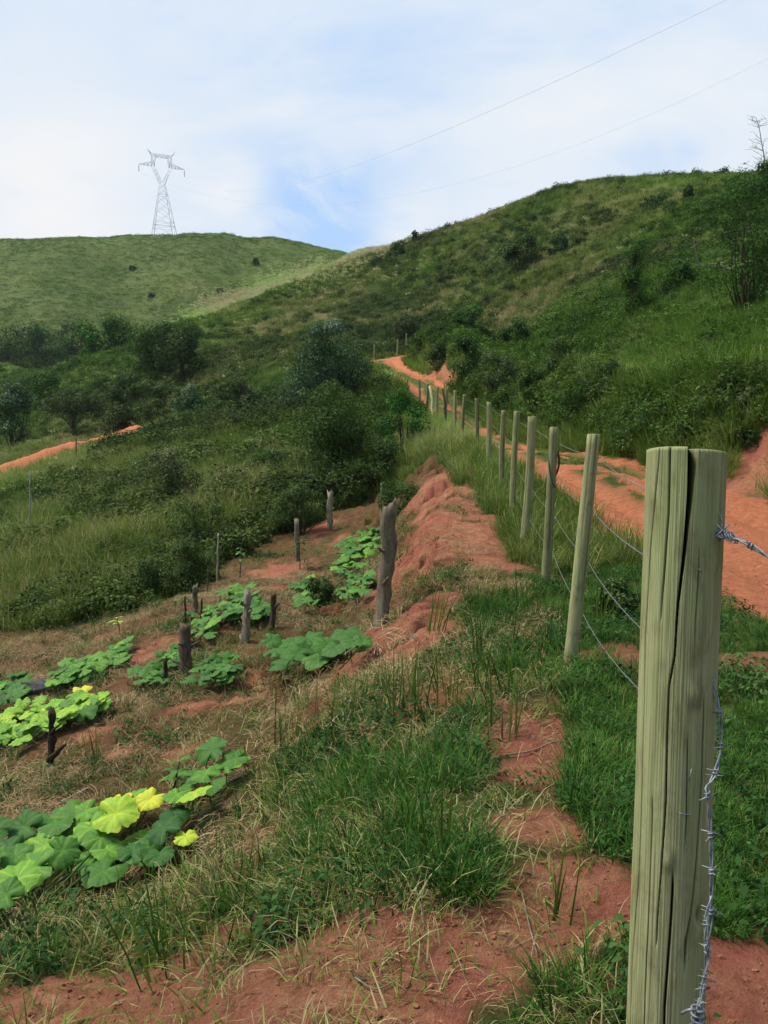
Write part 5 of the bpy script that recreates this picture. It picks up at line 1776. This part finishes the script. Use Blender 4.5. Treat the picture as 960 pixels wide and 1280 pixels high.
def small_plant(name, px, py, hpx, label, cat, leaves, L, mat, tint, seed, bark='twig', stem_r=.012):
    """single stem with a few long leaves"""
    P, d = hit(px, py)
    h = hpx * d / FPX
    root = empty(name, P)
    tag(root, label, cat)
    g = np.random.default_rng(seed)
    tk = wiggle((0, 0, -.05), (g.normal(0, .04), 0, h), 7, .04, seed)
    MB().tube(tk, np.linspace(stem_r, stem_r * .4, 7), 6).build('stem', M[bark], root)
    V, F, T = [], [], []
    for i in range(leaves):
        b = tk[g.integers(4, 7)]
        az = g.uniform(0, 2 * pi)
        rise = g.uniform(.3, 1.1)
        dv = np.array([cos(az), sin(az), rise])
        sd = np.array([-sin(az), cos(az), 0])
        l = L * g.uniform(.6, 1.1)
        n0 = len(V)
        for q, wf in ((0, .25), (.35, 1.0), (.7, .8), (1.0, .05)):
            c = b + np.array([dv[0], dv[1], 0]) * l * q * .75 + np.array([0, 0, rise * l * q * .6 - .45 * l * q * q])
            V += [c - sd * l * .13 * wf, c + sd * l * .13 * wf]
        F += [[n0 + 2 * q, n0 + 2 * q + 1, n0 + 2 * q + 3, n0 + 2 * q + 2] for q in range(3)]
        T += [tint + g.normal(0, .07)] * 8
    add_ob('leaves', set_mesh('leaves', V, F, M[mat], False, {'tone': ('FLOAT', T)}), root)


small_plant('seedling', 211, 1000, 50, 'young plant with narrow upright leaves behind the yellow pumpkin leaves', 'seedling', 14, .17, 'gourd', .44, 3)
small_plant('seedling', 150, 792, 20, 'yellow-leaved seedling alone on the dry upper garden slope', 'seedling', 7, .22, 'gourd', .76, 5)
small_plant('sapling', 299, 722, 38, 'pale sapling with a small leafy fork at the garden edge', 'sapling', 6, .22, 'gourd', .48, 6, 'palebark', .022)
small_plant('seedling', 487, 640, 20, 'leafy sprout growing on top of the leaning cut trunk', 'seedling', 26, .30, 'gourd', .30, 9)
small_plant('weed_plant', 375, 712, 40, 'dry dark weed tangled round the whitish stake', 'weed', 16, .35, 'brush' if False else 'leaf_dark', .4, 11)
small_plant('weed_plant', 893, 745, 28, 'dark curled weed at the road edge right of the thick split post', 'weed', 9, .16, 'leaf_dark', .5, 12)

# dark rock, fallen branches and long dry stalks
V, F, _ = clod(311)
P, d = hit(44, 868)
s = np.array([.20, .16, .15])
m_, t = new_mat('dark_rock')
pos = (t.n('ShaderNodeTexCoord'), 'Object')
principled(t, t.ramp(t.noise(pos, 9, 5), [(.3, (.02, .02, .02)), (.55, (.055, .055, .055)), (.75, (.11, .11, .11))]), .9, bump=t.noise(pos, 20, 4), bstr=.5)
o = add_ob('rock', set_mesh('rock', V * s, F, m_, False), None, tuple(P + np.array([0, 0, .05])))
tag(o, 'dark grey rock between the pumpkin patches near the left edge', 'rock')

STALKS = [  # photo points, radius, material, name, label
    ([(72, 1006), (90, 996), (112, 984)], .016, 'palebark', 'fallen_branch', 'peeled pale branch lying on the soil behind the near pumpkin plant'),
    ([(608, 950), (630, 944), (665, 938), (696, 925)], .005, 'palebark', 'dry_stalk', 'long dry stalk lying across the bare red patch before the fence'),
    ([(652, 1112), (660, 1150), (672, 1195)], .0035, 'palebark', 'dry_stalk', 'straight straw-coloured stalk lying down the red earth by the thick post'),
    ([(444, 1222), (470, 1236), (500, 1222)], .003, 'palebark', 'dry_stalk', 'thin dry stalk on the red earth at the bottom of the garden'),
    ([(440, 1214), (448, 1222), (458, 1226)], .006, 'darkbark', 'fallen_branch', 'small black twig on the red earth at the bottom'),
    ([(728, 1220), (745, 1250), (765, 1285)], .0035, 'palebark', 'dry_stalk', 'dry stalk leaning at the foot of the thick split post'),
    ([(350, 1180), (368, 1168), (395, 1150)], .006, 'bark', 'fallen_branch', 'dark root exposed along the edge of the red bank'),
    ([(560, 985), (582, 972), (606, 950)], .004, 'palebark', 'dry_stalk', 'dry stalk sloping over the green grass below the bare red patch'),
    ([(455, 975), (515, 1100), (530, 1160)], .0025, 'palebark', 'dry_stalk', 'thin bent stalk above the edge of the red bank'),
    ([(505, 770), (512, 790), (520, 800)], .008, 'palebark', 'fallen_branch', 'bare crooked twig on the red earth below the leaning trunk'),
]
for pts, r, mt, nm, lab in STALKS:
    Q = np.array([hit(a, b, .015 if nm == 'dry_stalk' and r < .003 else .012)[0] for a, b in pts])
    c = Q[0].copy()
    Q = catmull(Q - c, 6)
    o = MB().tube(Q, np.linspace(r, r * .6, len(Q)), 6, tone=.45).build(nm, M[mt], None, True, tuple(c))
    tag(o, lab, {'dry_stalk': 'dry stalk', 'fallen_branch': 'fallen branch'}[nm])

# ---------------------------------------------------------------- the pylon on the far hill and its conductors
pb = hit(205, 298)[0]
D_ = float(pb @ FWD - EYE * FWD[2])
PYAW = .42
pylon = empty('pylon', (pb[0], pb[1], pb[2] - 1.0), PYAW)
tag(pylon, 'pale steel lattice power pylon on the crest of the far hill', 'pylon')
U = D_ / FPX                                  # metres per photo pixel at the pylon
hz = lambda py: (296 - py) * U * 1.04
BR = .075


def bars(lst, r=BR):
    mb = MB()
    for a, b in lst:
        mb.tube([a, b], r, 5)
    return mb


zw, zb, zt, zp, zarm = hz(230), 0.0, hz(197), hz(191), hz(211)
hb, hw_ = 14.5 * U, 3.2 * U
corner = lambda z, sx, sy: np.array([sx * (hb + (hw_ - hb) * z / zw), sy * (hb + (hw_ - hb) * z / zw), z])
for sx in (-1, 1):
    for sy in (-1, 1):
        bars([(corner(0, sx, sy), corner(zw, sx, sy))], BR * 1.2).build('leg', M['steel'], pylon)
lev = [0, .24 * zw, .30 * zw, .50 * zw, .66 * zw, .80 * zw, .91 * zw, zw]
L_ = []
for i, z0 in enumerate(lev[:-1]):
    z1 = lev[i + 1]
    for s in (-1, 1):
        for ax in (0, 1):
            q = lambda z, u: corner(z, u, s) if ax == 0 else corner(z, s, u)
            if i in (1, 7):
                pass
            L_.append((q(z0, -1), q(z1, 1)))
            if i != 1:
                L_.append((q(z0, 1), q(z1, -1)))
            if i in (1, 2, 5):
                L_.append((q(z0, -1), q(z0, 1)))
bars(L_, BR * .62).build('brace', M['steel'], pylon)
# the open head: two raked arms, top beam with horns, cross-arms
xo, xi = 11.0 * U, 9.0 * U
yb = hw_
L_ = []
for s in (-1, 1):
    for y_ in (-yb, yb):
        L_ += [((s * hw_, y_, zw), (s * xo * 1.12, y_ * .7, zarm)), ((0 + s * .6, y_, zw + 4.2 * U), (s * xi, y_ * .7, zarm)), ((s * hw_, y_, zw), (0, y_, zw + 4.2 * U)),
               ((s * xo * 1.12, y_ * .7, zarm), (s * xo * 1.12, y_ * .6, zt)), ((s * xi, y_ * .7, zarm), (s * xi * .72, y_ * .6, zt)), ((s * xo * 1.12, y_ * .7, zarm), (s * xi * .72, y_ * .6, zt)),
               ((s * xi, y_ * .7, zarm), (s * xo * 1.12, y_ * .6, zt))]
        for f in (.25, .5, .75):
            a = np.array([s * hw_, y_, zw]) * (1 - f) + np.array([s * xo * 1.12, y_ * .7, zarm]) * f
            b = np.array([s * .6, y_, zw + 4.2 * U]) * (1 - f) + np.array([s * xi, y_ * .7, zarm]) * f
            L_.append((a, b))
bars([(np.array(a, float), np.array(b, float)) for a, b in L_], BR * .8).build('head_frame', M['steel'], pylon)
L_ = []
for y_ in (-yb * .6, yb * .6):
    L_ += [((-xo * 1.5, y_ * .4, zp + 1.0 * U), (xo * 1.5, y_ * .4, zp + 1.0 * U)) if False else ((-xo * 1.12, y_, zt), (xo * 1.12, y_, zt)), ((-xo * .8, y_, zt - 3 * U), (xo * .8, y_, zt - 3 * U))]
    for s in (-1, 1):
        L_ += [((s * xo * 1.12, y_, zt), (s * xo * 1.6, 0, zp)), ((s * xo * 1.0, y_, zt - 3 * U), (s * xo * 1.6, 0, zp))]
    xs_ = np.linspace(-xo * .95, xo * .95, 9)
    for i in range(8):
        L_.append(((xs_[i], y_, zt if i % 2 else zt - 3 * U), (xs_[i + 1], y_, zt - 3 * U if i % 2 else zt)))
bars([(np.array(a, float), np.array(b, float)) for a, b in L_], BR * .8).build('top_beam', M['steel'], pylon)
XA = 27.5 * U
for s in (-1, 1):
    tip = np.array([s * XA, 0, zarm + .5 * U])
    L_ = []
    for y_ in (-yb * .7, yb * .7):
        a0, a1 = np.array([s * xo * 1.12, y_, zarm]), np.array([s * xo * 1.12, y_, zarm + 5 * U])
        L_ += [(a0, tip), (a1, tip)]
        for f in (.3, .6):
            L_ += [(a0 + (tip - a0) * f, a1 + (tip - a1) * f), (a0 + (tip - a0) * f, a1 + (tip - a1) * (f - .25))]
    bars(L_, BR * .75).build('cross_arm', M['steel'], pylon)
    mb = MB().tube([tip, tip - np.array([0, 0, 9 * U])], .06, 5)
    for q in range(12):
        c0 = tip - np.array([0, 0, (1.5 + q * .6) * U])
        mb.tube([c0, c0 - np.array([0, 0, .12])], [.16, .10], 8)
    mb.build('insulator', M['glassy'], pylon)


def pyl(v):
    c_, s_ = cos(PYAW), sin(PYAW)
    return np.array([pb[0] + c_ * v[0] - s_ * v[1], pb[1] + s_ * v[0] + c_ * v[1], pb[2] - 1.0 + v[2]])


for A, E, sag, lab in ((pyl((XA, 0, zarm - 8.5 * U)), W(1150, -120, 40), 9, 'upper power cable sagging across the sky from the pylon'),
                       (pyl((-XA, 0, zarm - 8.5 * U)), W(1300, -120, 130), 27, 'lower fainter power cable sagging across the sky from the pylon')):
    ts = np.linspace(0, 1, 120)[:, None]
    Q = A * (1 - ts) + E * ts
    Q[:, 2] -= (sag * 4 * ts * (1 - ts))[:, 0]
    o = MB().tube(Q - A, np.linspace(.038, .012, 120), 6).build('power_cable', M['cable'], None, True, tuple(A))
    tag(o, lab, 'power cable', 'power cables')
